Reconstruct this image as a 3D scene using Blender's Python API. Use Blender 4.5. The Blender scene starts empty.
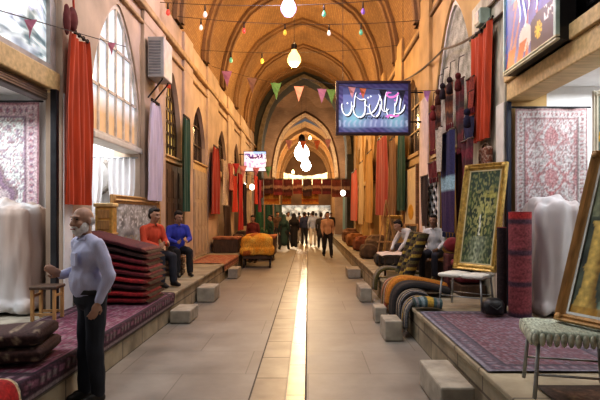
import bpy, bmesh, math, random
from mathutils import Vector, Matrix, noise
random.seed(7)
PI = math.pi
SC = bpy.context.scene
COL = SC.collection
F = 520.0; VX = 308.0; VY = 214.0; EYE = 1.66
XL, XR = -3.2, 2.75          # facade planes
PLX, PRX, PZ = -2.12, 1.41, 0.42   # platform fronts and height

def W(px, py, d):            # survey point -> world at depth d
    return Vector(((px-VX)*d/F, d, EYE-(py-VY)*d/F))
def DX(px, X):               # depth at which plane X is met by photo column px
    return F*X/(px-VX)
def ZY(py, d):
    return EYE-(py-VY)*d/F

# ------------------------------------------------------------------ materials
_M = {}
def _new(name):
    m = bpy.data.materials.new(name); m.use_nodes = True
    nt = m.node_tree; b = nt.nodes['Principled BSDF']
    return m, nt, b
def mat(name, col, rough=.75, metal=0, var=.25, scale=6, emit=0, emitcol=None, bump=0, sheen=0, stretch=None):
    if name in _M: return _M[name]
    m, nt, b = _new(name); L = nt.links
    tc = nt.nodes.new('ShaderNodeTexCoord'); mp = nt.nodes.new('ShaderNodeMapping')
    if stretch: mp.inputs['Scale'].default_value = stretch
    nz = nt.nodes.new('ShaderNodeTexNoise'); nz.inputs['Scale'].default_value = scale; nz.inputs['Detail'].default_value = 5
    rp = nt.nodes.new('ShaderNodeValToRGB')
    lo = [max(0, c*(1-var)) for c in col[:3]]+[1]; hi = [min(1, c*(1+var)) for c in col[:3]]+[1]
    rp.color_ramp.elements[0].color = lo; rp.color_ramp.elements[1].color = hi
    rp.color_ramp.elements[0].position = .3; rp.color_ramp.elements[1].position = .7
    L.new(tc.outputs['Object'], mp.inputs['Vector']); L.new(mp.outputs['Vector'], nz.inputs['Vector'])
    L.new(nz.outputs['Fac'], rp.inputs['Fac']); L.new(rp.outputs['Color'], b.inputs['Base Color'])
    b.inputs['Roughness'].default_value = rough; b.inputs['Metallic'].default_value = metal
    if sheen: b.inputs['Sheen Weight'].default_value = sheen
    if emit:
        b.inputs['Emission Strength'].default_value = emit
        if emitcol: b.inputs['Emission Color'].default_value = (*emitcol, 1)
        else: L.new(rp.outputs['Color'], b.inputs['Emission Color'])
    if bump:
        bp = nt.nodes.new('ShaderNodeBump'); bp.inputs['Strength'].default_value = bump; bp.inputs['Distance'].default_value = .02
        L.new(nz.outputs['Fac'], bp.inputs['Height']); L.new(bp.outputs['Normal'], b.inputs['Normal'])
    _M[name] = m; return m
def attr(name='woven_pile', rough=.9, emit=0, nscale=40, namt=.35):
    """colour comes from the mesh's own woven pattern attribute, broken up by noise"""
    if name in _M: return _M[name]
    m, nt, b = _new(name); L = nt.links
    a = nt.nodes.new('ShaderNodeAttribute'); a.attribute_name = 'Col'
    tc = nt.nodes.new('ShaderNodeTexCoord'); nz = nt.nodes.new('ShaderNodeTexNoise'); nz.inputs['Scale'].default_value = nscale
    mr = nt.nodes.new('ShaderNodeMapRange'); mr.inputs['From Min'].default_value = .3; mr.inputs['From Max'].default_value = .7
    mr.inputs['To Min'].default_value = 1-namt; mr.inputs['To Max'].default_value = 1+namt
    mx = nt.nodes.new('ShaderNodeVectorMath'); mx.operation = 'SCALE'
    L.new(tc.outputs['Object'], nz.inputs['Vector']); L.new(nz.outputs['Fac'], mr.inputs['Value'])
    L.new(a.outputs['Color'], mx.inputs[0]); L.new(mr.outputs['Result'], mx.inputs['Scale'])
    L.new(mx.outputs['Vector'], b.inputs['Base Color']); b.inputs['Roughness'].default_value = rough
    if emit:
        L.new(a.outputs['Color'], b.inputs['Emission Color']); b.inputs['Emission Strength'].default_value = emit
    _M[name] = m; return m
def brick(name, c1, c2, mortar, bw=.24, bh=.07, axes='uv', rough=.85, msize=.012, var=.35, nscale=1.2, bump=.3, offset=.5):
    if name in _M: return _M[name]
    m, nt, b = _new(name); L = nt.links
    tc = nt.nodes.new('ShaderNodeTexCoord')
    bt = nt.nodes.new('ShaderNodeTexBrick'); bt.inputs['Scale'].default_value = 1
    bt.inputs['Brick Width'].default_value = bw; bt.inputs['Row Height'].default_value = bh; bt.inputs['Mortar Size'].default_value = msize
    bt.inputs['Color1'].default_value = (*c1, 1); bt.inputs['Color2'].default_value = (*c2, 1); bt.inputs['Mortar'].default_value = (*mortar, 1)
    bt.offset = offset
    if axes == 'uv': L.new(tc.outputs['UV'], bt.inputs['Vector'])
    else:
        sp = nt.nodes.new('ShaderNodeSeparateXYZ'); cb = nt.nodes.new('ShaderNodeCombineXYZ')
        L.new(tc.outputs['Object'], sp.inputs[0])
        L.new(sp.outputs[axes[0].upper()], cb.inputs[0]); L.new(sp.outputs[axes[1].upper()], cb.inputs[1])
        L.new(cb.outputs[0], bt.inputs['Vector'])
    nz = nt.nodes.new('ShaderNodeTexNoise'); nz.inputs['Scale'].default_value = nscale; nz.inputs['Detail'].default_value = 6
    L.new(tc.outputs['Object'], nz.inputs['Vector'])
    mr = nt.nodes.new('ShaderNodeMapRange'); mr.inputs['From Min'].default_value = .3; mr.inputs['From Max'].default_value = .7
    mr.inputs['To Min'].default_value = 1-var; mr.inputs['To Max'].default_value = 1+var
    L.new(nz.outputs['Fac'], mr.inputs['Value'])
    mx = nt.nodes.new('ShaderNodeVectorMath'); mx.operation = 'SCALE'
    L.new(bt.outputs['Color'], mx.inputs[0]); L.new(mr.outputs['Result'], mx.inputs['Scale'])
    L.new(mx.outputs['Vector'], b.inputs['Base Color'])
    b.inputs['Roughness'].default_value = rough
    bp = nt.nodes.new('ShaderNodeBump'); bp.inputs['Strength'].default_value = bump; bp.inputs['Distance'].default_value = .01; bp.invert = True
    L.new(bt.outputs['Fac'], bp.inputs['Height']); L.new(bp.outputs['Normal'], b.inputs['Normal'])
    _M[name] = m; return m

# ------------------------------------------------------------------ mesh builder
class MB:
    def __init__(s): s.v = []; s.f = []; s.uv = {}; s.c = {}; s.mi = []; s.cur = 0; s.T = None
    def add(s, vs, fs, cols=None, uvs=None):
        b = len(s.v)
        for i, p in enumerate(vs):
            p = Vector(p)
            if s.T: p = s.T @ p
            s.v.append(p)
            if cols: s.c[b+i] = cols[i]
            if uvs: s.uv[b+i] = uvs[i]
        for f in fs: s.f.append(tuple(b+i for i in f)); s.mi.append(s.cur)
        return s
    def box(s, x0, x1, y0, y1, z0, z1):
        v = [(x0,y0,z0),(x1,y0,z0),(x1,y1,z0),(x0,y1,z0),(x0,y0,z1),(x1,y0,z1),(x1,y1,z1),(x0,y1,z1)]
        return s.add(v, [(0,3,2,1),(4,5,6,7),(0,1,5,4),(1,2,6,5),(2,3,7,6),(3,0,4,7)])
    def bbox(s, x0, x1, y0, y1, z0, z1, r=.01):   # box with chamfered edges
        bm = bmesh.new(); bmesh.ops.create_cube(bm, size=1)
        for v in bm.verts:
            v.co = Vector(((x0+x1)/2+v.co.x*(x1-x0), (y0+y1)/2+v.co.y*(y1-y0), (z0+z1)/2+v.co.z*(z1-z0)))
        r = min(r, abs(x1-x0)*.45, abs(y1-y0)*.45, abs(z1-z0)*.45)
        bmesh.ops.bevel(bm, geom=bm.edges[:], offset=r, segments=2, affect='EDGES', profile=.5)
        bm.verts.index_update()
        s.add([v.co.copy() for v in bm.verts], [tuple(v.index for v in f.verts) for f in bm.faces]); bm.free(); return s
    def tube(s, path, r, n=8, cap=True):
        path = [Vector(p) for p in path]; rs = r if isinstance(r, (list, tuple)) else [r]*len(path)
        vs, fs = [], []
        up = None
        for i, p in enumerate(path):
            t = (path[min(i+1, len(path)-1)]-path[max(i-1, 0)])
            t = t.normalized() if t.length > 1e-9 else Vector((0,0,1))
            if up is None:
                up = Vector((0,0,1)) if abs(t.z) < .9 else Vector((1,0,0))
            a = t.cross(up)
            a = a.normalized() if a.length > 1e-6 else t.orthogonal().normalized()
            b = a.cross(t).normalized(); up = b
            for k in range(n):
                q = 2*PI*k/n; vs.append(p+rs[i]*(a*math.cos(q)+b*math.sin(q)))
        for i in range(len(path)-1):
            for k in range(n):
                fs.append((i*n+k, i*n+(k+1)%n, (i+1)*n+(k+1)%n, (i+1)*n+k))
        if cap: fs.append(tuple(range(n))[::-1]); fs.append(tuple((len(path)-1)*n+k for k in range(n)))
        return s.add(vs, fs)
    def lathe(s, prof, n=16, c=(0,0,0)):
        vs, fs = [], []
        for r, z in prof:
            for k in range(n):
                q = 2*PI*k/n; vs.append((c[0]+r*math.cos(q), c[1]+r*math.sin(q), c[2]+z))
        for i in range(len(prof)-1):
            for k in range(n): fs.append((i*n+k, i*n+(k+1)%n, (i+1)*n+(k+1)%n, (i+1)*n+k))
        fs.append(tuple(range(n))[::-1]); fs.append(tuple((len(prof)-1)*n+k for k in range(n)))
        return s.add(vs, fs)
    def ell(s, c, r, R=None, nu=14, nv=10):
        vs, fs = [], []
        c = Vector(c)
        for j in range(nv+1):
            th = PI*j/nv
            for k in range(nu):
                q = 2*PI*k/nu
                p = Vector((r[0]*math.sin(th)*math.cos(q), r[1]*math.sin(th)*math.sin(q), r[2]*math.cos(th)))
                if R: p = R @ p
                vs.append(c+p)
        for j in range(nv):
            for k in range(nu): fs.append((j*nu+k, (j+1)*nu+k, (j+1)*nu+(k+1)%nu, j*nu+(k+1)%nu))
        return s.add(vs, fs)
    def cap(s, p0, r0, p1, r1, n=12):             # tapered round-ended limb
        p0, p1 = Vector(p0), Vector(p1); d = p1-p0; L = d.length
        if L < 1e-6: return s.ell(p0, (r0,)*3)
        d.normalize(); path, rs = [], []
        for k in range(4):
            q = PI/2*(k/4); path.append(p0-d*r0*math.cos(q)); rs.append(max(r0*math.sin(q), r0*.05))
        for k in range(4): t = k/3; path.append(p0+(p1-p0)*t); rs.append(r0+(r1-r0)*t)
        for k in range(1, 5):
            q = PI/2*(k/4); path.append(p1+d*r1*math.sin(q)); rs.append(max(r1*math.cos(q), r1*.05))
        return s.tube(path, rs, n)
    def grid(s, f, nu, nv, colf=None, uvs=(1,1)):
        vs, fs, cs, us = [], [], [], []
        for j in range(nv+1):
            for i in range(nu+1):
                u, v = i/nu, j/nv
                vs.append(f(u, v)); us.append((u*uvs[0], v*uvs[1]))
                if colf: cs.append(colf(u, v))
        for j in range(nv):
            for i in range(nu):
                a = j*(nu+1)+i; fs.append((a, a+1, a+nu+2, a+nu+1))
        return s.add(vs, fs, cs if colf else None, us)
    def poly(s, pts): return s.add(pts, [tuple(range(len(pts)))])
    def build(s, name, m, parent=None, smooth=False, loc=None):
        me = bpy.data.meshes.new(name); me.from_pydata([tuple(p) for p in s.v], [], s.f); me.update()
        ms = m if isinstance(m, (list, tuple)) else [m]
        for x in ms: me.materials.append(x)
        if len(ms) > 1: me.polygons.foreach_set('material_index', s.mi)
        if s.c:
            ca = me.color_attributes.new('Col', 'FLOAT_COLOR', 'POINT')
            for i, c in s.c.items(): ca.data[i].color = (*c[:3], 1)
        if s.uv:
            ul = me.uv_layers.new(name='UVMap')
            for l in me.loops: ul.data[l.index].uv = s.uv.get(l.vertex_index, (0, 0))
        if smooth: me.polygons.foreach_set('use_smooth', [True]*len(me.polygons))
        o = bpy.data.objects.new(name, me); COL.objects.link(o)
        if parent: o.parent = parent
        if loc: o.location = loc
        return o

def tag(o, label, cat, group=None):
    o['label'] = label; o['category'] = cat
    if group: o['group'] = group
    return o
def thing(name, label, cat, loc=(0,0,0), rz=0, group=None):
    o = bpy.data.objects.new(name, None); COL.objects.link(o); o.location = loc; o.rotation_euler = (0, 0, rz)
    o.empty_display_size = .1
    return tag(o, label, cat, group)
def struct(o): o['kind'] = 'structure'; return o
def remesh(mb, name, m, parent=None, voxel=.012, smooth=4, disp=0, dfreq=6, dstretch=(1,1,1), colf=None, loc=None):
    t = mb.build('tmp', m)
    md = t.modifiers.new('r', 'REMESH'); md.mode = 'VOXEL'; md.voxel_size = voxel
    if smooth:
        sm = t.modifiers.new('s', 'SMOOTH'); sm.iterations = smooth; sm.factor = .5
    dg = bpy.context.evaluated_depsgraph_get(); dg.update()
    me = bpy.data.meshes.new_from_object(t.evaluated_get(dg), preserve_all_data_layers=False, depsgraph=dg)
    bpy.data.objects.remove(t); me.name = name
    if disp:
        ns = [v.normal.copy() for v in me.vertices]
        for v, n in zip(me.vertices, ns):
            p = Vector((v.co.x*dstretch[0], v.co.y*dstretch[1], v.co.z*dstretch[2]))*dfreq
            v.co += n*disp*(noise.noise(p)+.5*noise.noise(p*2.1))
    me.polygons.foreach_set('use_smooth', [True]*len(me.polygons))
    if colf:
        ca = me.color_attributes.new('Col', 'FLOAT_COLOR', 'POINT')
        for i, v in enumerate(me.vertices): ca.data[i].color = (*colf(v.co), 1)
    if not me.materials: me.materials.append(m)
    o = bpy.data.objects.new(name, me); COL.objects.link(o)
    if parent: o.parent = parent
    if loc: o.location = loc
    return o
def mixc(a, b, t): return tuple(a[i]+(b[i]-a[i])*t for i in range(3))
def N(*p): return noise.noise(Vector(p))
def dk(c, f): return tuple(x*f for x in c)

# ------------------------------------------------------------------ palette
M = dict(
 plasterL=mat('pink_plaster', (.52,.41,.32), .9, var=.22, scale=1.6, bump=.2),
 plasterR=mat('ochre_plaster', (.55,.37,.17), .9, var=.25, scale=1.4, bump=.2),
 marble=mat('mottled_marble', (.42,.40,.32), .55, var=.55, scale=5, stretch=(1,1,.5)),
 pale=mat('pale_paint', (.72,.70,.64), .6, var=.1),
 white=mat('white_plaster', (.82,.82,.82), .8, var=.06),
 dimwall=mat('dim_shop_wall', (.13,.09,.06), .9, var=.35),  # dark colour carries the dimness of the shop recesses
 beam=mat('gold_beam', (.60,.44,.22), .6, var=.2, scale=3, stretch=(1,6,6)),
 darkwood=mat('dark_wood', (.075,.045,.028), .55, var=.4, scale=5, stretch=(6,1,1)),
 wood=mat('brown_wood', (.26,.14,.07), .55, var=.35, scale=5, stretch=(1,1,6)),
 goldwood=mat('gilt_wood', (.50,.34,.10), .38, .45, var=.4, scale=20, bump=.5),
 oak=mat('honey_wood', (.48,.29,.12), .5, var=.3, scale=6, stretch=(6,6,1)),
 black=mat('black_paint', (.012,.012,.014), .5, var=.3),
 iron=mat('dark_iron', (.04,.04,.045), .45, .6, var=.3),
 steel=mat('grey_steel', (.34,.36,.37), .4, .7, var=.2),
 stone=mat('pale_stone', (.36,.33,.27), .85, var=.3, scale=5, bump=.4),
 cord=mat('dark_cord', (.05,.04,.035), .8),
 vault=brick('vault_brick', (.36,.215,.085), (.28,.155,.06), (.22,.13,.06), .26, .075, 'uv', nscale=.55, var=.30, bump=.25),
 ribm=brick('rib_brick', (.30,.18,.09), (.25,.14,.065), (.2,.13,.07), .26, .075, 'uv', nscale=1, var=.25),
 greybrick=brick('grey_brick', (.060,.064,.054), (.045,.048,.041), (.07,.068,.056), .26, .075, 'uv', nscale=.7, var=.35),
 brownbrick=brick('brown_brick', (.26,.15,.085), (.22,.12,.06), (.2,.12,.07), .26, .075, 'uv', nscale=.7, var=.3),
 platL=brick('platform_stone', (.34,.30,.21), (.28,.24,.17), (.14,.12,.09), .7, .22, 'yz', msize=.012, var=.35, nscale=3),
 pave=None,
 pile=attr(), paint=attr('oil_paint', .5, nscale=25, namt=.25), glowpaint=attr('lit_sign_face', .4, emit=.5, nscale=8, namt=.1),
)
# ------------------------------------------------------------------ floor
def floor_mat():
    m, nt, b = _new('paving_stone'); L = nt.links
    tc = nt.nodes.new('ShaderNodeTexCoord')
    mp = nt.nodes.new('ShaderNodeMapping'); L.new(tc.outputs['Object'], mp.inputs['Vector'])
    bt = nt.nodes.new('ShaderNodeTexBrick'); bt.inputs['Scale'].default_value = 1; bt.inputs['Brick Width'].default_value = 1.3
    bt.inputs['Row Height'].default_value = .9; bt.inputs['Mortar Size'].default_value = .006
    bt.inputs['Color1'].default_value = (.27,.25,.22,1); bt.inputs['Color2'].default_value = (.245,.225,.195,1); bt.inputs['Mortar'].default_value = (.17,.155,.13,1)
    L.new(mp.outputs['Vector'], bt.inputs['Vector'])
    nz = nt.nodes.new('ShaderNodeTexNoise'); nz.inputs['Scale'].default_value = 1.3; nz.inputs['Detail'].default_value = 8; nz.inputs['Roughness'].default_value = .65
    L.new(tc.outputs['Object'], nz.inputs['Vector'])
    mr = nt.nodes.new('ShaderNodeMapRange'); mr.inputs['From Min'].default_value = .3; mr.inputs['From Max'].default_value = .7
    mr.inputs['To Min'].default_value = .72; mr.inputs['To Max'].default_value = 1.22
    L.new(nz.outputs['Fac'], mr.inputs['Value'])
    mx = nt.nodes.new('ShaderNodeVectorMath'); mx.operation = 'SCALE'
    L.new(bt.outputs['Color'], mx.inputs[0]); L.new(mr.outputs['Result'], mx.inputs['Scale']); L.new(mx.outputs['Vector'], b.inputs['Base Color'])
    r2 = nt.nodes.new('ShaderNodeMapRange'); r2.inputs['To Min'].default_value = .32; r2.inputs['To Max'].default_value = .6
    L.new(nz.outputs['Fac'], r2.inputs['Value']); L.new(r2.outputs['Result'], b.inputs['Roughness'])
    return m
fm = floor_mat()
g = MB(); g.box(-5.6, 5.4, -1.5, 64, -.2, 0); struct(g.build('floor', fm))
g = MB(); g.box(-.20, -.03, .5, 31, 0, .006)
struct(g.build('trim_1', brick('polished_strip', (.34,.29,.22), (.28,.24,.18), (.12,.1,.08), 4, .95, 'xy', rough=.27, msize=.012, var=.25, nscale=3, bump=.1)))
g = MB(); g.box(-.52, -.21, .5, 31, 0, .004)
struct(g.build('trim_2', brick('channel_slabs', (.29,.25,.19), (.25,.21,.16), (.08,.065,.05), 4, .75, 'xy', rough=.4, msize=.014, var=.25, nscale=3, bump=.1)))
g = MB(); g.box(-.535, -.52, .5, 31, 0, .005); g.box(-.03, -.012, .5, 31, 0, .005); struct(g.build('trim_3', mat('joint_grout', (.09,.075,.06), .9)))
# platforms (stone benches along both sides)
for nm, x0, x1 in (('trim_4', XL-.02, PLX), ('trim_5', PRX, XR+.02)):
    g = MB(); g.box(x0, x1, .5, 30.6, .0, PZ-.03)
    e = .03
    g.bbox(x0, x1+e, .5, 30.6, PZ-.05, PZ, .012) if x1 < 0 else g.bbox(x0-e, x1, .5, 30.6, PZ-.05, PZ, .012)
    struct(g.build(nm, M['platL']))

# ------------------------------------------------------------------ facades
Z_SP = 6.3
def arch_z(t, zs, za):       # pointed arch, t in -1..1
    a = min(1, abs(t)); return zs+(za-zs)*(1-a**1.55)**.72
LB = [(2.5,6.62,3.2,3.44,3.46,6.0), (7.7,9.9,2.80,2.90,2.9,5.2), (11.5,13.1,2.85,2.95,3.0,5.0), (14.3,16.2,2.9,3.1,3.15,4.8),
      (18.3,20.4,3.0,3.2,3.2,4.75), (22.2,24.3,3.0,3.2,3.2,4.8), (26.2,28.4,3.0,3.2,3.2,4.8)]
RB = [(4.0,7.08,3.19,3.44,3.6,6.0), (8.6,11.3,2.7,2.85,2.9,5.75), (12.6,14.8,2.9,3.1,3.2,5.2), (16.1,18.3,3.0,3.2,3.2,5.2),
      (19.6,21.9,3.0,3.2,3.2,5.2), (23.2,25.5,3.0,3.2,3.2,5.2), (26.9,29.0,3.0,3.2,3.2,5.2)]
def facade(side, X, sg, bays, m, shopm):
    w = MB(); th = .32; y = -1.0; dep = .14 if side == 'left' else .5
    for (y0, y1, zb, zt, zw, za) in bays:
        w.box(min(X, X+sg*.5), max(X, X+sg*.5), y, y0, 0, Z_SP) if y != 6.62 else w.box(X-.14, X, y, y0, 0, Z_SP); y = y1
        n = 24; zs = zw+(za-zw)*.32
        prev = None
        for i in range(n+1):
            t = -1+2*i/n; yy = y0+(y1-y0)*i/n
            z = arch_z(t, zs, za); cur = (yy, z)
            if prev:
                (ya, zA), (yb, zB) = prev, cur
                w.add([(X,ya,zA),(X,yb,zB),(X,yb,Z_SP),(X,ya,Z_SP)], [(0,1,2,3)])
                w.add([(X,ya,zA),(X,yb,zB),(X+sg*th,yb,zB),(X+sg*th,ya,zA)], [(0,1,2,3)])
            prev = cur
    w.box(min(X, X+sg*.5), max(X, X+sg*.5), y, 31, 0, Z_SP)
    struct(w.build('wall_'+side, m))
    for k, (y0, y1, zb, zt, zw, za) in enumerate(bays):
        b = MB(); b.bbox(min(X-sg*.05, X+sg*.3), max(X-sg*.05, X+sg*.3), y0+.0, y1-.0, zb, zt, .015)
        if zw-zt > .03: b.bbox(min(X-sg*.09, X+sg*.3), max(X-sg*.09, X+sg*.3), y0, y1, zt, zw, .01)
        struct(b.build('beam_'+side, M['beam'] if k == 0 else M['pale'] if k == 1 and side == 'left' else M['beam']))
        # recess behind the opening
        r = MB(); xa, xb = X+sg*.5, X+sg*2.6; lo, hi = min(xa, xb), max(xa, xb); e0, e1 = y0-(0 if k else .3), (7.6 if k == 0 and sg < 0 else y1+.02)
        r.add([(xb,e0,PZ),(xb,e1,PZ),(xb,e1,3.4),(xb,e0,3.4)], [(0,1,2,3)])
        r.add([(X,e0,PZ),(xb,e0,PZ),(xb,e0,3.4),(X,e0,3.4)], [(0,1,2,3)])
        r.add([(X,e1,PZ),(xb,e1,PZ),(xb,e1,3.4),(X,e1,3.4)], [(0,1,2,3)])
        r.add([(X+sg*.3,e0,3.4),(xb,e0,3.4),(xb,e1,3.4),(X+sg*.3,e1,3.4)], [(0,1,2,3)])
        fl = MB(); fl.add([(X,e0,PZ-.01),(xb,e0,PZ-.01),(xb,e1,PZ-.01),(X,e1,PZ-.01)], [(0,1,2,3)]); struct(fl.build('floor', M['stone']))
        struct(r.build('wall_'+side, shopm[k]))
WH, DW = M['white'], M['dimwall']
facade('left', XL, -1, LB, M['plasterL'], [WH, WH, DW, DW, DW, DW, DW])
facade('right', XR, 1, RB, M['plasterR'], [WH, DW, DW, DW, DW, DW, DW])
# pilasters
g = MB()
for y0, y1 in ((6.63,6.9),(9.95,11.45),(13.2,14.2),(16.3,18.2),(20.5,22.1),(24.4,26.1),(28.6,30.2)):
    g.bbox(XL-.01, XL+.07, y0, y1, PZ, Z_SP, .015)
struct(g.build('pillar_left', M['plasterL']))
g = MB(); g.bbox(XL+.072, XL+.09, 6.64, 6.88, PZ, 3.2, .005); struct(g.build('trim_6', M['white']))
g = MB()
for y0, y1 in ((11.5,12.5),(14.9,16.0),(18.4,19.5),(22.0,23.1),(25.6,26.8),(29.1,30.4)):
    g.bbox(XR-.08, XR+.01, y0, y1, PZ, Z_SP+.4, .015)
struct(g.build('pillar_right', M['plasterR']))
g = MB(); g.bbox(XR-.06, XR+.005, 7.1, 8.55, PZ, 5.0, .015); struct(g.build('pillar_right', M['marble']))
g = MB(); g.bbox(XR-.085, XR-.062, 7.09, 7.38, PZ, 3.19, .008); struct(g.build('trim_7', M['pale']))
g = MB(); g.bbox(XR-.12, XR-.082, 11.45, 12.3, PZ, 4.3, .01); struct(g.build('trim_8', mat('pink_paint', (.70,.56,.50), .7, var=.12)))
# black door frame posts at the two near shops
g = MB(); g.bbox(XL+.02, XL+.10, 6.41, 6.48, PZ, 3.2, .008); struct(g.build('trim_9', M['iron']))
g = MB(); g.bbox(XR-.06, XR+.0, 7.02, 7.07, PZ, 3.18, .006); struct(g.build('trim_10', mat('blue_black_frame', (.02,.03,.06), .4)))
# cornices / moulding runs
g = MB(); g.bbox(XL-.01, XL+.13, -1, 31, 5.58, 5.72, .03); g.bbox(XL-.01, XL+.07, -1, 31, 5.3, 5.36, .02); struct(g.build('trim_11', mat('cornice_timber', (.42,.29,.16), .7, var=.3)))
g = MB(); g.bbox(XR-.07, XR+.01, -1, 31, 6.02, 6.1, .02); struct(g.build('trim_12', mat('cornice_dark', (.2,.13,.07), .8, var=.3)))

# ------------------------------------------------------------------ vault
VC = (XL+XR)/2; VH = (XR-XL)/2
PR = [(1,0),(1,.05),(.985,.17),(.95,.30),(.885,.455),(.79,.605),(.665,.735),(.51,.825),(.33,.905),(.16,.957),(0,1)]
def prof(zsp, za, xc, hw, n=40, inset=0):
    pts = [(-x, z) for x, z in PR]+[(x, z) for x, z in PR[::-1][1:]]
    out = []
    tot = len(pts)-1
    for i in range(n+1):
        s = i/n*tot; k = min(int(s), tot-1); t = s-k
        out.append((xc+(pts[k][0]*(1-t)+pts[k+1][0]*t)*(hw-inset), zsp+(pts[k][1]*(1-t)+pts[k+1][1]*t)*(za-zsp-inset)))
    return out
def arclen(p):
    L = [0]
    for a, b in zip(p, p[1:]): L.append(L[-1]+math.hypot(b[0]-a[0], b[1]-a[1]))
    return L
def vault_strip(mb, p, ya, yb, ny=1):
    L = arclen(p); n = len(p)-1
    vs, us, fs = [], [], []
    for j in range(ny+1):
        y = ya+(yb-ya)*j/ny
        for i in range(n+1): vs.append((p[i][0], y, p[i][1])); us.append((y, L[i]))
    for j in range(ny):
        for i in range(n): a = j*(n+1)+i; fs.append((a, a+1, a+n+2, a+n+1))
    mb.add(vs, fs, uvs=us)
ZA = 10.15
g = MB(); vault_strip(g, prof(Z_SP, ZA, VC, VH+.02), -1, 31, 8); struct(g.build('ceiling', M['vault'], smooth=True))
def rib_ring(mb, po, pi, ya, yb):
    n = len(po)-1; L = arclen(pi)
    for y, fl in ((ya, 0), (yb, 1)):
        vs = [(x, y, z) for x, z in pi]+[(x, y, z) for x, z in po]
        us = [(L[i], 0) for i in range(n+1)]+[(L[i], .4) for i in range(n+1)]
        mb.add(vs, [(i, i+1, n+2+i, n+1+i) for i in range(n)], uvs=us)
    vs = [(x, ya, z) for x, z in pi]+[(x, yb, z) for x, z in pi]; us = [(L[i], ya) for i in range(n+1)]+[(L[i], yb) for i in range(n+1)]
    mb.add(vs, [(i, i+1, n+2+i, n+1+i) for i in range(n)], uvs=us)
for yr in (9.4, 12.7, 16.0, 19.3, 22.8, 26.2, 29.4):
    g = MB(); rib_ring(g, prof(Z_SP, ZA, VC, VH+.01), prof(Z_SP, ZA, VC, VH, inset=.17), yr-.1, yr+.1)
    rib_ring(g, prof(Z_SP, ZA, VC, VH+.01), prof(Z_SP, ZA, VC, VH, inset=.09), yr-.34, yr+.34)
    struct(g.build('beam', M['ribm'], smooth=False))
# great grey arch closing the nave, and the domed crossing behind it
def arch_wall(name, m, y, xo0, xo1, ztop, xc, hw, zsp, za, depth):
    w = MB(); p = prof(zsp, za, xc, hw, 40)
    p = [(p[0][0], 0)]+p+[(p[-1][0], 0)]
    vs, us, fs = [], [], []
    for x, z in p:
        vs.append((x, y, z)); us.append((x, z))
    # outline points project outwards
    for i, (x, z) in enumerate(p):
        t = i/(len(p)-1)
        if z <= zsp+.01: xx, zz = (xo0 if x < xc else xo1), z
        else:
            k = (x-xc)/hw; xx = xc+(xo1-xc if k > 0 else xc-xo0)*max(-1, min(1, k*1.35)); zz = z+(ztop-z)*min(1, (z-zsp)/(za-zsp)*1.0)
        vs.append((xx, y, zz)); us.append((xx, zz))
    n = len(p)
    fs += [(i, i+1, n+i+1, n+i) for i in range(n-1)]
    w.add(vs, fs, uvs=us)
    b = MB(); L = arclen(p)
    vs = [(x, y, z) for x, z in p]+[(x, y+depth, z) for x, z in p]; us = [(0, L[i]) for i in range(n)]+[(depth, L[i]) for i in range(n)]
    w.add(vs, [(i, i+1, n+i+1, n+i) for i in range(n-1)], uvs=us)
    return struct(w.build(name, m))
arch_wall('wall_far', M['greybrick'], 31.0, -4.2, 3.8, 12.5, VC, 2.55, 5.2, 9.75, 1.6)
g = MB(); rib_ring(g, prof(5.2, 9.95, VC, 2.80), prof(5.2, 9.75, VC, 2.55), 30.8, 31.05); struct(g.build('trim_13', mat('arch_band', (.20,.17,.12), .8, var=.3)))
# crossing: square room with dome
g = MB()
for x in (-4.6, 4.1):
    g.grid(lambda u, v: (x, 32.6+u*9.4, v*10.3), 4, 4, uvs=(9.4, 10.3))
n = 24
vs, us, fs = [], [], []
for j in range(9):
    th = PI/2*j/8
    for k in range(n):
        q = 2*PI*k/n; r = 6.2*math.cos(th)
        vs.append((VC+r*math.cos(q)*.72, 37.3+r*math.sin(q)*.78, 10.2+4*math.sin(th))); us.append((q*4.5, th*5))
for j in range(8):
    for k in range(n): fs.append((j*n+k, j*n+(k+1)%n, (j+1)*n+(k+1)%n, (j+1)*n+k))
g.add(vs, fs, uvs=us)
struct(g.build('ceiling', M['brownbrick'], smooth=True))
arch_wall('wall_far', M['brownbrick'], 42.0, -4.8, 4.3, 12.5, VC, 2.42, 4.6, 9.55, .8)
g = MB(); rib_ring(g, prof(4.6, 9.8, VC, 2.66), prof(4.6, 9.55, VC, 2.42), 41.8, 42.05); struct(g.build('trim_14', mat('brown_arch_band', (.42,.27,.15), .8, var=.3)))  # lighter brown band around the inner arch
g = MB(); p = prof(4.6, 9.3, VC, 2.9); p = [(p[0][0], 0)]+p+[(p[-1][0], 0)]
vault_strip(g, p, 42.8, 62, 6); struct(g.build('ceiling', M['vault'], smooth=True))
for yr in (46, 50, 54, 58):
    g = MB(); rib_ring(g, prof(4.6, 9.3, VC, 2.92), prof(4.6, 9.3, VC, 2.9, inset=.3), yr-.2, yr+.2); struct(g.build('beam', M['ribm']))
g = MB(); p = prof(4.6, 9.3, VC, 2.9)
g.poly([(p[0][0], 62, 2.7)]+[(x, 62, z) for x, z in p]+[(p[-1][0], 62, 2.7)])
struct(g.build('wall_end', M['brownbrick']))
g = MB(); g.box(-5, 4.5, 63, 63.2, 0, 3.4)
struct(g.build('backdrop', mat('daylit_street', (.52,.48,.40), .9, var=.85, scale=1.6, emit=.75)))  # emissive panel stands in for daylight at the street end

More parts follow.
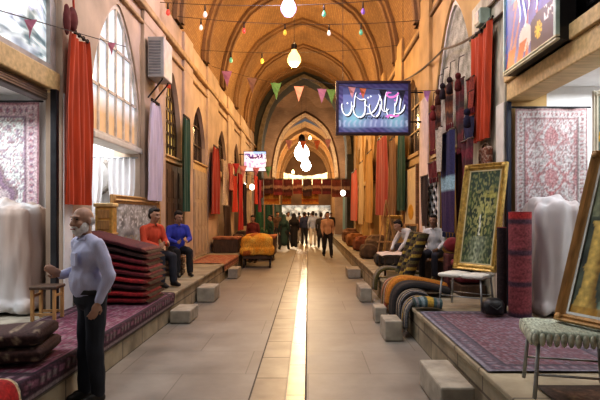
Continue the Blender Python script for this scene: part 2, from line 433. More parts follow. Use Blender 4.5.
# ------------------------------------------------------------------ windows above the shops
WN = [0]
def window(X, sg, bay, fill, muntin, nv, nh, inset=.16, th=.035):
    y0, y1, zb, zt, zw, za = bay; zs = zw+(za-zw)*.32
    WN[0] += 1
    top = [(y0+(y1-y0)*i/24, arch_z(-1+2*i/24, zs, za)) for i in range(25)]
    x = X+sg*inset
    f = MB()
    fo = [(y0, zw)]+top+[(y1, zw)]
    cy, cz = (y0+y1)/2, (zw+za)/2-.2
    fi = [(cy+(y-cy)*.93, cz+(z-cz)*.94) for y, z in fo]
    for k in range(len(fo)):
        a, b = k, (k+1) % len(fo); xx = x-sg*.05
        f.add([(xx,*fo[a]),(xx,*fo[b]),(xx,*fi[b]),(xx,*fi[a])], [(0,1,2,3)])
        f.add([(xx,*fi[a]),(xx,*fi[b]),(x,*fi[b]),(x,*fi[a])], [(0,1,2,3)])
    o = struct(f.build('window_%d' % WN[0], muntin))
    gp = MB(); pts = [(x, y, z) for y, z in fo]
    c = (x, cy, cz)
    def colf(y, z): return fill(y, z) if callable(fill) else None
    if callable(fill):
        nu, nz = 46, 60
        def pos(u, v):
            y = y0+(y1-y0)*u; zz = arch_z(-1+2*u, zs, za); return (x, y, zw+(zz-zw)*v)
        gp.grid(pos, nu, nz, lambda u, v: fill(u, (pos(u, v)[2]-zw)/(za-zw)))
        gp.build('window_pane', M['pile'] if 'mos' in fill.__name__ else M['glowpaint2'], o)
    else:
        gp.poly(pts); gp.build('window_pane', fill, o)
    mn = MB(); xb0, xb1 = sorted((x-sg*.04, x-sg*.01))
    for i in range(1, nv):
        u = i/nv; y = y0+(y1-y0)*u
        mn.box(xb0, xb1, y-th/2, y+th/2, zw, arch_z(-1+2*u, zs, za)-.02)
    for j in range(1, nh):
        z = zw+(za-zw)*j/nh
        ys = [y for y, zz in top if zz >= z]
        if len(ys) > 1: mn.box(xb0, xb1, ys[0], ys[-1], z-th/2, z+th/2)
    if nv > 1 or nh > 1: mn.build('mullion', muntin, o)
    return o
M['glowpaint2'] = attr('backlit_glass', .25, emit=.55, nscale=5, namt=.1)
def f_bluewhite(u, v):
    n = N(u*30, v*34, 1.7)+.5*N(u*60, v*60, 4)
    c = mixc((.14,.21,.24), (.80,.88,.90), min(1, max(0, .62+1.9*n)))
    return mixc(c, (.45,.5,.6), .5 if N(u*9, v*9, 8) > .28 else 0)
def f_paper(u, v):
    c = mixc((.80,.84,.88), (.66,.72,.80), .5+.5*N(u*3, v*4, 2))
    if v < .30: c = mixc((.62,.40,.22), c, max(0, (v-.16)/.14))
    return c
def f_yellow(u, v):
    t = .5+N(u*6, v*7, 4)
    return mixc((.62,.36,.08), (.95,.72,.25), max(0, min(1, t-(v-.2)*.9)))
def f_mosaic(u, v):
    n = N(u*9, v*14, 3)+.6*N(u*24, v*30, 9)
    return mixc((.20,.21,.17), (.52,.52,.45), max(0, min(1, .5+n)))
dglass = mat('dusty_dark_glass', (.055,.05,.05), .2, var=.4, scale=2)
window(XL, -1, LB[0], f_bluewhite, mat('lilac_frame', (.42,.38,.36), .6), 1, 1, inset=.06)
window(XL, -1, LB[1], f_paper, mat('white_frame', (.60,.54,.48), .5), 6, 3, inset=.08, th=.045)
window(XL, -1, LB[2], f_yellow, M['darkwood'], 6, 7, th=.075)
for b in LB[3:]: window(XL, -1, b, dglass, M['darkwood'], 3, 3)
window(XR, 1, RB[0], mat('dark_lattice_glass', (.09,.08,.075), .5, var=.6, scale=14), M['iron'], 9, 12, th=.02)
window(XR, 1, RB[1], f_mosaic, M['pale'], 1, 1, inset=.1)
for b in RB[2:]: window(XR, 1, b, dglass, M['beam'], 3, 3)
# ------------------------------------------------------------------ carpets and cloth
def carpet_col(w, h, field, motif, border, accent, seed=0, med=None, medc=(.5,.5), medr=.3, dens=14, bw=.12, ogee=False):
    """Persian carpet: guard stripes, a border of rosettes, a field of floral specks and an optional scalloped medallion"""
    def f(u, v):
        x, y = u*w, v*h
        e = min(x, w-x, y, h-y)/min(w, h)
        along = x if min(y, h-y) < min(x, w-x) else y
        if e < .012: return dk(border, .55)
        if e < .03: return accent
        if e < bw:
            t = (e-.03)/(bw-.03); s = math.sin(along*2*PI/(bw*min(w, h)*.95))
            r = math.hypot((t-.5)*1.5, s*.55)
            if r < .28: return accent
            if r < .42: return motif
            return mixc(border, field, .25+.4*N(x*dens*2, y*dens*2, seed))
        if e < bw+.012: return dk(border, .5)
        if e < bw+.028: return motif
        n = N(x*dens, y*dens, seed); n2 = N(x*dens*1.9+9, y*dens*1.9, seed+5)
        c = field
        if n > .18: c = mixc(field, motif, .8)
        elif n < -.26: c = mixc(field, accent, .8)
        elif n2 > .3: c = mixc(field, border, .7)
        if ogee:
            q = math.cos(2*PI*(u-.5)*2.6)+math.cos(2*PI*(v-.5)*3.4)*(1+.3*math.cos(2*PI*(u-.5)*1.3)); d0 = math.hypot((u-.5)*1.5, v-.45)
            if abs(q+.25*N(x*9, y*9, 3)) < .22: c = mixc((.36,.10,.11), c, min(1, .15+1.1*d0))
            elif q > 1.1: c = mixc((.34,.12,.13), c, .35)
        if med:
            dx, dy = (u-medc[0])*w, (v-medc[1])*h
            a = math.atan2(dy, dx); r = math.hypot(dx, dy*.8)/(medr*min(w, h))*(1+.1*math.cos(8*a))
            if r < .25: c = mixc(accent, motif, .5+n)
            elif r < .8: c = mixc(med, c, .25+.35*abs(n2))
            elif r < .95: c = motif
            elif r < 1.05: c = dk(med, .6)
        return c
    return f
def wall_carpet(name, label, x0, x1, z0, z1, y, colf, nu=64, nv=80, wav=.012):
    t = thing(name, label, 'carpet', ((x0+x1)/2, y, z0), group=None); w, h = x1-x0, z1-z0
    g = MB(); g.grid(lambda u, v: (-w/2+u*w, wav*math.sin(u*11)+.5*wav*math.sin(u*23+v*3), v*h), nu, nv, colf); g.build('woven_field', M['pile'], t, True)
    r = MB(); r.tube([(-w/2-.05, 0, h+.01), (w/2+.05, 0, h+.01)], .014); r.build('hanging_rod', M['iron'], t)
    fr = MB()
    for i in range(40):
        x = -w/2+w*(i+.5)/40; fr.box(x-.004, x+.004, -.003, .003, -.05, .0)
    fr.build('fringe', M['pale'], t)
    return t
wall_carpet('hanging_carpet', 'cream floral Persian carpet with mauve border hung inside the near left shop', -5.15, -3.86, 1.15, 3.27, 7.48,
            carpet_col(1.25, 2.05, (.74,.77,.76), (.32,.22,.30), (.60,.42,.46), (.42,.20,.24), 1, (.55,.42,.45), (.36,.30), .36, 22, .15))
wall_carpet('hanging_carpet', 'pale grey Persian carpet with wine-red tree motif hung inside the near right shop', 2.78, 3.74, 1.2, 3.08, 6.97,
            carpet_col(1.0, 1.86, (.47,.45,.46), (.27,.15,.16), (.42,.39,.39), (.34,.20,.21), 4, None, (.5,.5), .4, 26, .12, ogee=True))
# rugs laid on the platforms
def platform_rug(label, xs, y0, y1, colf, nu=70, nv=90, thick=.012, over=.0):
    """xs: list of (x, z) across the platform, down over its edge"""
    P = [Vector((a, 0, b)) for a, b in xs]; Ls = [0]
    for a, b in zip(P, P[1:]): Ls.append(Ls[-1]+(b-a).length)
    def f(u, v):
        s = u*Ls[-1]; k = 0
        while k < len(P)-2 and s > Ls[k+1]: k += 1
        t = (s-Ls[k])/(Ls[k+1]-Ls[k]); p = P[k].lerp(P[k+1], t)
        return (p.x, y0+(y1-y0)*v, p.z+.004*N(p.x*3, v*9, 2))
    g = MB(); g.grid(f, nu, nv, colf); o = g.build('platform_rug', M['pile'], None, True)
    return tag(o, label, 'rug')
cL = carpet_col(1.3, 4.2, (.13,.030,.060), (.23,.10,.15), (.03,.02,.03), (.24,.19,.20), 3, None, dens=24, bw=.17)
platform_rug('purple-red patterned rug covering the left platform behind the old man', [(-3.14,.436),(-2.14,.436),(-2.092,.43),(-2.082,.40),(-2.085,.36),(-2.10,.24)], 3.75, 8.15, cL)
cR = carpet_col(1.25, 3.0, (.115,.050,.068), (.175,.105,.13), (.07,.07,.10), (.19,.18,.22), 6, None, dens=26, bw=.15)
platform_rug('dusty purple rug with blue-grey border spread on the right platform', [(2.68,.436),(1.46,.436),(1.40,.432)], 4.05, 6.55, cR)
cB = carpet_col(1.2, 2.0, (.13,.075,.05), (.2,.12,.08), (.07,.05,.04), (.22,.16,.1), 8, None, dens=9, bw=.1)
platform_rug('plain brown rug on the right platform under the nearest painting stool', [(2.66,.436),(1.62,.436)], 1.2, 3.72, cB, 30, 40)
cO = carpet_col(.9, 3.0, (.30,.085,.05), (.42,.2,.1), (.18,.05,.04), (.4,.28,.15), 9, None, dens=12, bw=.12)
platform_rug('brick-red rug lying on the left platform past the seated pair', [(-3.05,.436),(-2.14,.436),(-2.08,.42),(-2.075,.22)], 12.9, 15.6, cO, 40, 50)

# folded rugs ------------------------------------------------------------
def slab_rug(mb, L, Wd, h, lift=lambda x: 0, bulge=1, colf=None, ns=26, nx=26):
    """a folded rug: two-bulged fold section (Y,Z) swept along X"""
    vs, cs, fs = [], [], []
    for i in range(nx+1):
        t = i/nx; x = -L/2+L*t; e = min(1, min(t, 1-t)*16); e = .62+.38*math.sqrt(max(0, 1-(1-e)**2))
        for k in range(ns):
            q = 2*PI*k/ns; c, s = math.cos(q), math.sin(q)
            yy = math.copysign(abs(c)**.35, c)*Wd/2; zz = math.copysign(abs(s)**.55, s)*h/2
            yy *= 1-.05*(abs(zz) < h*.12)*bulge
            zz = zz*e+h/2; yy = yy*(.97+.03*e)
            vs.append((x, yy+.012*N(x*4, zz*20, 3), zz+lift(x)+.008*N(x*5, yy*5, 7))); cs.append(colf(t, q, zz/h) if colf else (1,1,1))
    for i in range(nx):
        for k in range(ns): fs.append((i*ns+k, (i+1)*ns+k, (i+1)*ns+(k+1)%ns, i*ns+(k+1)%ns))
    fs.append(tuple(range(ns))); fs.append(tuple(nx*ns+k for k in range(ns))[::-1])
    mb.add(vs, fs, cs)
reds = [(.27,.02,.03),(.075,.014,.02),(.36,.022,.028),(.15,.018,.026),(.36,.028,.033),(.08,.016,.02),(.27,.02,.03),(.16,.02,.03),(.07,.03,.03)]
names = ['lowest folded red rug of the tall stack beside the old man','second folded rug from the bottom of the tall red stack','third folded rug up in the tall red stack, darker','fourth folded rug up in the tall red stack, bright crimson',
 'fifth folded rug up in the tall red stack, near black','sixth folded rug up in the tall red stack, crimson','seventh folded rug up in the tall red stack, dull red','eighth folded rug up, just under the top of the tall red stack','topmost dark maroon folded rug of the tall stack beside the old man']
z = .458
for i in range(9):
    c = reds[[0,2,1,4,3,6,7,8,1][i]]
    L = .93+random.uniform(-.04,.04); h = .072
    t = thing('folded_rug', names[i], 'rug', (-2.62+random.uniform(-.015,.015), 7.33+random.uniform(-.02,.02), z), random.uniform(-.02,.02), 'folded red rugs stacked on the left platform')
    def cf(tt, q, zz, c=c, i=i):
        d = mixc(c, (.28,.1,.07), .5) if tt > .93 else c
        s = 1.25 if zz > .75 else (.55 if zz < .3 else 1)  # bright lip and dark shadow of each fold painted into the colour
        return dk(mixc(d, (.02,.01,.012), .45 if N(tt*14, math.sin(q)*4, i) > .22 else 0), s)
    gz = .012*i
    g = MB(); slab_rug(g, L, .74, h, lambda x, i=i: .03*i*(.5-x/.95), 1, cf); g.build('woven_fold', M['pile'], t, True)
    fr = MB()
    for k in range(22):
        yy = -.34+.68*k/21; fr.tube([(L/2-.02, yy, h*.5*1.0), (L/2+.03, yy, h*.35), (L/2+.045, yy+.005, h*.05)], .006, 4)
    fr.build('fringe', mat('rug_fringe', (.16,.10,.06), .9), t)
    z += .083
# dark bundle of folded rugs at the near left
def bundle(label, loc, rz, L, Wd, h, n, cols, grp):
    for i in range(n):
        c = cols[i % len(cols)]
        t = thing('folded_rug', label[i], 'rug', (loc[0]+random.uniform(-.02,.02), loc[1]+random.uniform(-.02,.02), loc[2]+i*(h+.006)), rz+random.uniform(-.05,.05), grp)
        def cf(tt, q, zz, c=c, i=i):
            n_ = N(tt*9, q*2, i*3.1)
            return mixc(c, (.30,.24,.17), .7) if n_ > .32 else dk(c, 1.3 if zz > .7 else .8)  # shading painted in: lighter top, darker sides
        g = MB(); slab_rug(g, L*(1-.05*i), Wd*(1-.05*i), h, lambda x: .012*math.sin(x*6), 1, cf); g.build('woven_fold', M['pile'], t, True)
bundle(['lower of two dark brown folded rugs heaped at the near left platform','upper of two dark brown folded rugs heaped at the near left platform'],
       (-2.50, 4.38, .458), .2, .62, .62, .12, 2, [(.055,.028,.026),(.045,.022,.022)], 'dark folded rugs at the near left')
# thick rug lying turned back over the platform edge
def draped(name, label, cat, path, y0, y1, thick, colf, grp=None, nu=40, nv=26, wob=.02, fringe=None, seed=0, parent=None):
    """cloth following path [(x,z)...] in section, running y0..y1, with thickness"""
    P = [Vector((a, 0, b)) for a, b in path]
    # smooth the path
    for _ in range(3):
        Q = [P[0]]
        for a, b in zip(P, P[1:]): Q += [a.lerp(b, .25), a.lerp(b, .75)]
        Q.append(P[-1]); P = Q
    Ls = [0]
    for a, b in zip(P, P[1:]): Ls.append(Ls[-1]+(b-a).length)
    def base(u):
        s = u*Ls[-1]; k = 0
        while k < len(P)-2 and s > Ls[k+1]: k += 1
        t = (s-Ls[k])/max(1e-9, Ls[k+1]-Ls[k]); p = P[k].lerp(P[k+1], t); d = (P[k+1]-P[k]).normalized()
        return p, Vector((-d.z, 0, d.x))
    sg = -1 if base(.2)[1].z < 0 else 1
    def pos(u, v, o):
        p, n = base(u); e = math.sin(PI*min(1, max(0, v)))**.35 if 0 < v < 1 else 0
        q = p+n*sg*(o*(.35+.65*e)); q.y = y0+(y1-y0)*v+wob*N(u*3, seed, 1)
        q += n*sg*wob*.5*N(u*4, v*5, seed)
        return q
    t = thing(name, label, cat, (P[0].x, (y0+y1)/2, P[0].z), group=grp) if parent is None else parent
    O = Vector(t.location)
    g = MB()
    vs, cs, fs = [], [], []
    ring = [(v/nv, thick) for v in range(nv+1)]+[(1-v/nv, 0) for v in range(nv+1)]
    m = len(ring)
    for i in range(nu+1):
        for v, o in ring: vs.append(pos(i/nu, v, o)-O); cs.append(colf(i/nu, v))
    for i in range(nu):
        for k in range(m): fs.append((i*m+k, i*m+(k+1)%m, (i+1)*m+(k+1)%m, (i+1)*m+k))
    fs.append(tuple(range(m))[::-1]); fs.append(tuple(nu*m+k for k in range(m)))
    g.add(vs, fs, cs); g.build('woven_cloth', M['pile'], t, True)
    if fringe:
        fr = MB()
        for k in range(int((y1-y0)/.022)):
            v = (k+.5)*.022/(y1-y0); p = pos(1, v, thick*.5)-O
            fr.tube([p, p+Vector((random.uniform(-.006,.006), random.uniform(-.008,.008), -.05))], .004, 4)
        fr.build('fringe', fringe, t)
    return t
def c_redborder(u, v):
    e = min(v, 1-v)
    if e < .07 or u > .95: return (.05,.05,.05) if int(u*46) % 2 else (.55,.5,.4)
    if e < .12: return (.55,.42,.26)
    return dk((.34,.02,.018), 1+.3*N(u*9, v*6, 3))
draped('draped_rug', 'bright red rug with cream border folded over the near left platform edge', 'rug', [(-2.62,.45),(-2.3,.455),(-2.10,.50),(-2.035,.42),(-2.03,.2),(-2.03,.04)], 3.30, 3.68, .03, c_redborder, None, seed=2, fringe=mat('black_white_fringe', (.3,.28,.25), .9, var=.8, scale=60))

# right-hand kilims thrown over the platform edge -------------------------
def stripes(cols, n, along='u', seed=0, jit=.0):
    def f(u, v):
        s = (u if along == 'u' else v)*n+jit*N(u*4, v*4, seed)
        return dk(cols[int(s) % len(cols)], 1+.25*N(u*20, v*20, seed))
    return f
CR, NV, BK, YE, GY, OR, MA, OL, TL = (.36,.31,.23),(.02,.03,.06),(.012,.012,.014),(.38,.25,.04),(.15,.15,.155),(.40,.16,.018),(.11,.013,.02),(.10,.085,.028),(.04,.08,.085)
GK = 'kilims thrown over the right platform edge'
dz = lambda h, lo=.08, x0=2.2: [(x0,.44+h*.3),(min(1.75,x0-.05),.45+h),(1.46,.47+h),(1.35,.40+h*.6),(1.33,.25),(1.33,lo)]
draped('draped_kilim', 'rolled end of blue-grey and yellow banded kilim at the corner of the purple rug', 'kilim', [(1.70,.455),(1.62,.47),(1.50,.485),(1.38,.47)], 6.60, 6.86, .11, stripes([TL,GY,TL,YE,YE,TL,(.18,.24,.26)], 9, 'u'), GK, seed=1)
draped('draped_kilim', 'grey and cream striped kilim hanging lowest over the right platform edge', 'kilim', dz(.03,.14,1.66), 6.90, 7.20, .06, stripes([GY,CR,NV,GY,YE,BK], 12, 'v', 3, .6), GK, seed=3, fringe=M['pale'])
draped('draped_kilim', 'black and white thin-striped kilim beside the grey one on the right edge', 'kilim', dz(.06,.12,1.66), 7.25, 7.60, .07, stripes([BK,GY,BK,CR,BK], 14, 'v', 5, .5), GK, seed=5, fringe=M['pale'])
draped('draped_kilim', 'plain black thick blanket bulging over the right platform edge', 'kilim', dz(.10,.10,2.1), 7.66, 8.12, .09, stripes([BK,(.035,.03,.03)], 5, 'v', 6, .5), GK, seed=7)
draped('draped_kilim', 'orange-gold blanket arching over the right platform edge', 'kilim', dz(.13,.22), 8.20, 8.60, .08, stripes([OR,(.45,.17,.02),OR,YE], 7, 'v', 2, .5), GK, seed=9)
draped('draped_kilim', 'rust and cream kilim behind the orange blanket on the right edge', 'kilim', dz(.06,.05), 8.68, 9.15, .07, stripes([(.3,.08,.04),CR,(.12,.05,.04),OL], 10, 'v', 8, .5), GK, seed=11, fringe=M['pale'])
draped('draped_kilim', 'olive and grey kilim farthest back on the right platform edge', 'kilim', dz(.12,.2), 9.98, 10.32, .07, stripes([OL,GY,(.2,.17,.1)], 8, 'v', 4, .5), GK, seed=13)
# stacked flat kilims behind them on the platform
def stack(labels, loc, L, Wd, h, cols, grp, rz=0, name='folded_kilim', cat='kilim'):
    for i, lb in enumerate(labels):
        c = cols[i]
        t = thing(name, lb, cat, (loc[0]+random.uniform(-.02,.02), loc[1]+random.uniform(-.02,.02), loc[2]+i*(h+.004)), rz+random.uniform(-.04,.04), grp)
        def cf(tt, q, zz, c=c, i=i): return dk(mixc(c, (.35,.3,.2), .5 if N(tt*16, i, 2) > .25 else 0), 1+.3*N(tt*20, q*3, i))
        g = MB(); slab_rug(g, L, Wd, h, lambda x: 0, 1, cf, 20, 16); g.build('woven_fold', M['pile'], t, True)
stack(['bottom maroon kilim of the low stack behind the painting stool','middle black kilim of the low stack behind the painting stool','top wine-red kilim of the low stack behind the painting stool'], (2.46, 8.1, .605), .32, .52, .11, [MA,BK,(.2,.03,.04)], 'kilims stacked behind the stool')
g = MB(); g.bbox(2.29,2.66,7.75,8.42,.425,.59,.01); tag(g.build('low_chest', M['darkwood']), 'low dark wooden chest carrying kilims behind the painting stool', 'chest')
# standing rolled kilims, olive and black, leaning together
for i in range(5):
    t = thing('rolled_kilim', ['olive and black rolled kilim leaning nearest the painting','second olive rolled kilim leaning behind the painting side','middle mustard-striped kilim of the five leaning rolls','fourth leaning rolled kilim, mostly black','farthest leaning rolled kilim with thin mustard bands'][i], 'kilim', (1.68+.02*(i%2), 8.74+.2*i, .60), 0, 'olive kilim rolls leaning in a row')
    def cf(u, v, i=i):
        s = int(v*13+i) % 4; return [OL, BK, (.30,.22,.04), (.05,.03,.02)][s] if i != 3 else [BK, (.08,.06,.03), OL, BK][s]
    g = MB()
    def f(u, v):
        q = 2*PI*u; r = .088+.006*math.cos(3*q); z = v*.72
        return (r*math.cos(q)+.27*v, r*math.sin(q)*.9, z)
    g.grid(f, 16, 40, cf); g.build('woven_roll', M['pile'], t, True)
    e = MB(); e.ell((.27,0,.72), (.085,.075,.02)); e.build('roll_end', mat('roll_end', (.1,.07,.03), .9), t)
# cushion and bolster in front of the lattice man
t = thing('bolster', 'dark red round bolster heaped beside the seated dark-haired man', 'cushion', (2.42, 8.66, 1.005))
g = MB(); g.ell((0,0,.14), (.17,.15,.13)); remesh(g, 'cover', mat('wine_velvet', (.20,.012,.02), .9, sheen=.3), t, .015, 3, .012, 8)
g = MB(); g.ell((0,0,.275), (.02,.02,.012)); g.build('tuft_button', M['iron'], t)
g = MB(); g.bbox(2.29,2.60,8.52,8.82,.425,1.0,.02); tag(g.build('fabric_block', mat('dark_fabric_block', (.10,.03,.03), .9, var=.7, scale=12)), 'upright dark red fabric bale under the round bolster', 'bale')
# sheet-covered goods ----------------------------------------------------
def sheeted(label, cx, cy, w, d, h, col, pink=None, seed=0):
    g = MB(); g.bbox(cx-w/2, cx+w/2, cy-d/2, cy+d/2, PZ+.015, PZ+h, .12)
    g.ell((cx-.1*w, cy, PZ+h-.05), (w*.42, d*.42, .12)); g.bbox(cx-w*.56, cx+w*.56, cy-d*.56, cy+d*.56, PZ+.015, PZ+.18, .07)
    o = remesh(g, 'dust_sheet', attr('sheet_cotton', .8, nscale=3, namt=.05), None, .022, 6, .07, 3.4, (1.7,1.7,.30),
        lambda co: mixc(col, pink or col, max(0, min(1, .5+1.4*N(co.x*4+seed, co.y*4, co.z*.7)+ (.4 if pink and co.x > cx+.1 else -.1)))))
    for v_ in o.data.vertices: v_.co.z = max(v_.co.z, PZ+.012)
    return tag(o, label, 'sheet')
sheeted('white and pinkish dust sheet draped over goods in the near left shop', -3.95, 6.72, 1.0, .8, 1.36, (.60,.61,.63), (.46,.36,.31), 2)
sheeted('pale grey dust sheet draped over goods in the near right shop', 3.06, 6.50, .56, .56, 1.40, (.47,.46,.48), (.38,.34,.34), 5)
# ------------------------------------------------------------------ framed pictures
def framed(name, label, bl, br, tl, fw, fd, fmat, paint, liner=None, nu=60, nv=80, cat='painting', canvas='canvas', cmat=None, back=True):
    bl, br, tl = Vector(bl), Vector(br), Vector(tl)
    ux = (br-bl); w = ux.length; ux.normalize(); uz = tl-bl; uz = uz-ux*uz.dot(ux); h = uz.length; uz.normalize()
    uy = uz.cross(ux)                       # points away from the viewer
    R = Matrix((ux, uy, uz)).transposed().to_4x4(); R.translation = (bl+br)/2
    t = thing(name, label, cat); t.matrix_world = R
    g = MB()
    pr = [(0,0),(0,-fd),(.12,-fd*1.25),(.30,-fd*1.0),(.45,-fd*.75),(.62,-fd*1.05),(.80,-fd*.6),(1,-fd*.35),(1,0)]   # moulding profile
    cor = [(-w/2,0,1,1),(w/2,0,-1,1),(w/2,h,-1,-1),(-w/2,h,1,-1)]
    rings = []
    for a, d in pr: rings.append([(x+sx*a*fw, d, z+sz*a*fw) for x, z, sx, sz in cor])
    vs = [p for r in rings for p in r]; n = len(pr)
    g.add(vs, [(i*4+k, i*4+(k+1)%4, (i+1)*4+(k+1)%4, (i+1)*4+k) for i in range(n-1) for k in range(4)])
    # carved corner leaves
    for x, z, sx, sz in cor: g.ell((x+sx*fw*.5, -fd*1.0, z+sz*fw*.5), (fw*.42, fd*.45, fw*.42), None, 8, 6)
    g.build('picture_frame', fmat, t)
    iw, ih = w-2*fw, h-2*fw
    if liner:
        l = MB(); q = .018
        l.box(-iw/2, iw/2, -fd*.4, 0, fw, fw+q); l.box(-iw/2, iw/2, -fd*.4, 0, fw+ih-q, fw+ih); l.box(-iw/2, -iw/2+q, -fd*.4, 0, fw+q, fw+ih-q); l.box(iw/2-q, iw/2, -fd*.4, 0, fw+q, fw+ih-q)
        l.build('liner', liner, t)
    c = MB(); c.grid(lambda u, v: (-iw/2+iw*u, -fd*.18, fw+ih*v), nu, nv, paint); c.build(canvas, cmat or M['paint'], t)
    if back:
        b = MB(); b.box(-w/2+.01, w/2-.01, .001, .012, .01, h-.01); b.build('backing_board', M['wood'], t)
    return t
def garden(u, v):
    n = N(u*7, v*10, 3); n2 = N(u*18, v*24, 8); n3 = N(u*3, v*4, 12)
    c = mixc((.012,.028,.018), (.06,.10,.03), max(0, min(1, .45+n)))
    if v > .78: c = mixc(c, (.03,.07,.05), .5)
    f = math.exp(-((u-.52)**2/.09+(v-.55)**2/.05))
    if n2 > .12-.25*f: c = mixc(c, (.42,.42,.16), min(1, .35+.6*f+.3*n3))
    f2 = math.exp(-((u-.75)**2/.05+(v-.68)**2/.02))
    if n > 0 and f2 > .25: c = mixc(c, (.48,.44,.10), .7*f2)
    if v < .3:
        p = math.exp(-((u-.45-.2*(v))**2/.05)); c = mixc(c, (.36,.42,.30), p*max(0, .6+n2))
    if abs(u-.5) < .04 and .3 < v < .52 and n2 > -.2: c = (.62,.66,.55)
    return c
framed('garden_painting', 'tall gold-framed green garden painting standing on the white-topped stool', (2.03,7.20,.905), (2.42,6.66,.905), (2.25,7.35,2.34), .085, .045, M['goldwood'], garden,
       mat('pale_gilt', (.55,.50,.30), .4, .3), 70, 110)
def cols_paint(u, v):
    n = N(u*6, v*10, 3); n2 = N(u*16, v*26, 8)
    c = mixc((.018,.030,.022), (.09,.12,.08), max(0, min(1, .5+n)))
    if v > .62: c = mixc((.05,.085,.06), (.22,.25,.15), max(0, min(1, .5+n2+n)))
    def col(x, w0, lo, hi, top, flare):
        nonlocal c
        wd = w0+flare*math.exp(-(v/.10)**2)+.25*flare*math.exp(-((v-.30)/.02)**2)+.4*flare*math.exp(-((v-top)/.03)**2)
        if v < top and abs(u-x) < wd: c = mixc(lo, hi, max(0, min(1, .5+.5*math.cos((u-x+wd*.3)/wd*2.4)+n2*.35)))
    col(.47, .085, (.04,.08,.05), (.26,.36,.26), .78, .05)
    col(.20, .095, (.20,.11,.012), (.68,.50,.13), .60, .09)
    col(.74, .10, (.16,.09,.01), (.60,.42,.08), .52, .08)
    if (u-.34)**2/.010+(v-.66)**2/.004 < 1+n2: c = mixc((.06,.16,.36), (.35,.50,.68), .5+n2)
    if v < .06: c = mixc(c, (.42,.22,.02), .7)
    return c
framed('column_painting', 'large gilt-framed painting of yellow and green columns at the right edge', (1.78,3.70,.90), (2.08,3.05,.90), (2.15,3.87,2.11), .06, .05, M['oak'], cols_paint,
       mat('silver_slip', (.45,.45,.42), .35, .6), 60, 110)
def still(u, v):
    c = mixc((.10,.16,.15), (.30,.34,.28), v+.4*N(u*4, v*4, 1))
    if (u-.55)**2/.05+(v-.55)**2/.06 < 1: c = (.03,.035,.03)
    if N(u*9, v*9, 4) > .15 and v < .5: c = (.65,.42,.05)
    if (u-.3)**2+(v-.22)**2 < .02: c = (.5,.16,.03)
    return c
framed('still_life_painting', 'cream-framed dark still life hung high in the near right shop', (3.06,5.60,2.12), (3.62,5.45,2.12), (3.06,5.60,2.98), .06, .03, mat('cream_frame', (.58,.54,.44), .5, var=.15), still, None, 40, 50)
def silver(u, v):
    n = N(u*10, v*9, 2); n2 = N(u*26, v*22, 5)
    c = mixc((.16,.18,.19), (.46,.50,.52), max(0, min(1, .5+n)))
    if v < .5 and n2 > .12: c = (.33,.30,.20)
    if v > .6 and n2 > .2: c = (.62,.66,.70)
    return c
framed('silver_picture', 'wide wood-framed silvery picture standing behind the seated pair', (-3.06,8.15,.63), (-3.06,10.75,.63), (-3.10,8.15,1.97), .14, .04, M['oak'], silver, None, 90, 50)
g = MB(); g.bbox(-3.12,-3.0,8.22,10.78,.425,.62,.01); tag(g.build('low_bench', M['wood']), 'long low wooden bench under the wide silvery picture', 'bench')
# small patterned purse-like bag above the garden painting
t = thing('woven_bag', 'small brown patterned woven saddlebag hung above the garden painting', 'bag', (2.60,7.62,2.28))
g = MB(); g.bbox(-.05,.05,-.2,.2,0,.36,.04); remesh(g, 'pouch', M['pile'], t, .014, 3, .006, 9, colf=lambda co: (.42,.30,.24) if N(co.y*30, co.z*30, 2) > .1 else (.20,.07,.04))
g = MB(); g.tube([(0,-.15,.33),(0,-.08,.40),(0,0,.42),(0,.08,.40),(0,.15,.33)], .012); g.build('hanging_strap', M['darkwood'], t)
# ------------------------------------------------------------------ stools
def stool(label, loc, rz, w, d, h, topm, legm, lobes=False, fringe=None, slant=0):
    t = thing('stool', label, 'stool', loc, rz)
    g = MB()
    if lobes:
        g.bbox(-w/2, -.01, -d/2, d/2, h-.055, h, .05); g.bbox(.01, w/2, -d/2, d/2, h-.055, h, .05); g.box(-w*.3, w*.3, -d*.4, d*.4, h-.05, h-.02)
    else: g.bbox(-w/2, w/2, -d/2, d/2, h-.06, h, .025)
    remesh(g, 'seat', topm, t, .012, 3, .004, 12)
    if fringe:
        f = MB()
        n = 13
        for i in range(n):
            x = -w/2+w*(i+.5)/n
            for s in (-1, 1): f.ell((x, s*d/2, h-.055), (w/n*.48, .014, .045), None, 8, 6)
        for i in range(n):
            y = -d/2+d*(i+.5)/n
            for s in (-1, 1): f.ell((s*w/2, y, h-.055), (.014, d/n*.48, .045), None, 8, 6)
        f.build('seat_fringe', fringe, t, True)
    for sx in (-1, 1):
        for sy in (-1, 1):
            l = MB(); l.tube([(sx*(w/2-.05), sy*(d/2-.05), h-.06), (sx*(w/2-.02), sy*(d/2-.02), 0)], .014, 8); l.build('leg', legm, t, True)
    for sy in (-1, 1): s = MB(); s.tube([(-w/2+.035, sy*(d/2-.03), h*.35), (w/2-.035, sy*(d/2-.03), h*.35)], .008, 6); s.build('stretcher', legm, t, True)
    return t
stool('white-topped metal stool carrying the tall garden painting', (2.08,6.84,PZ+.018), math.atan2(-.54,.39)+.25, .62, .44, .45, mat('white_cushion', (.66,.66,.60), .8, var=.15), M['steel'], lobes=True)
stool('green-white fringed seat stool with thin grey legs under the column painting', (1.80,3.58,PZ+.024), -.25, .56, .50, .45, mat('striped_seat', (.36,.42,.34), .8, var=.5, scale=18, stretch=(4,1,1)), M['steel'],
      fringe=mat('scallop_fringe', (.50,.52,.42), .85, var=.5, scale=24))
t = thing('wooden_stool', 'small plain wooden stool beside the draped goods near the black door post', 'stool', (-3.03,6.05,PZ+.018), .1)
g = MB(); g.bbox(-.15,.15,-.15,.15,.36,.395,.01); g.build('seat', M['darkwood'], t)
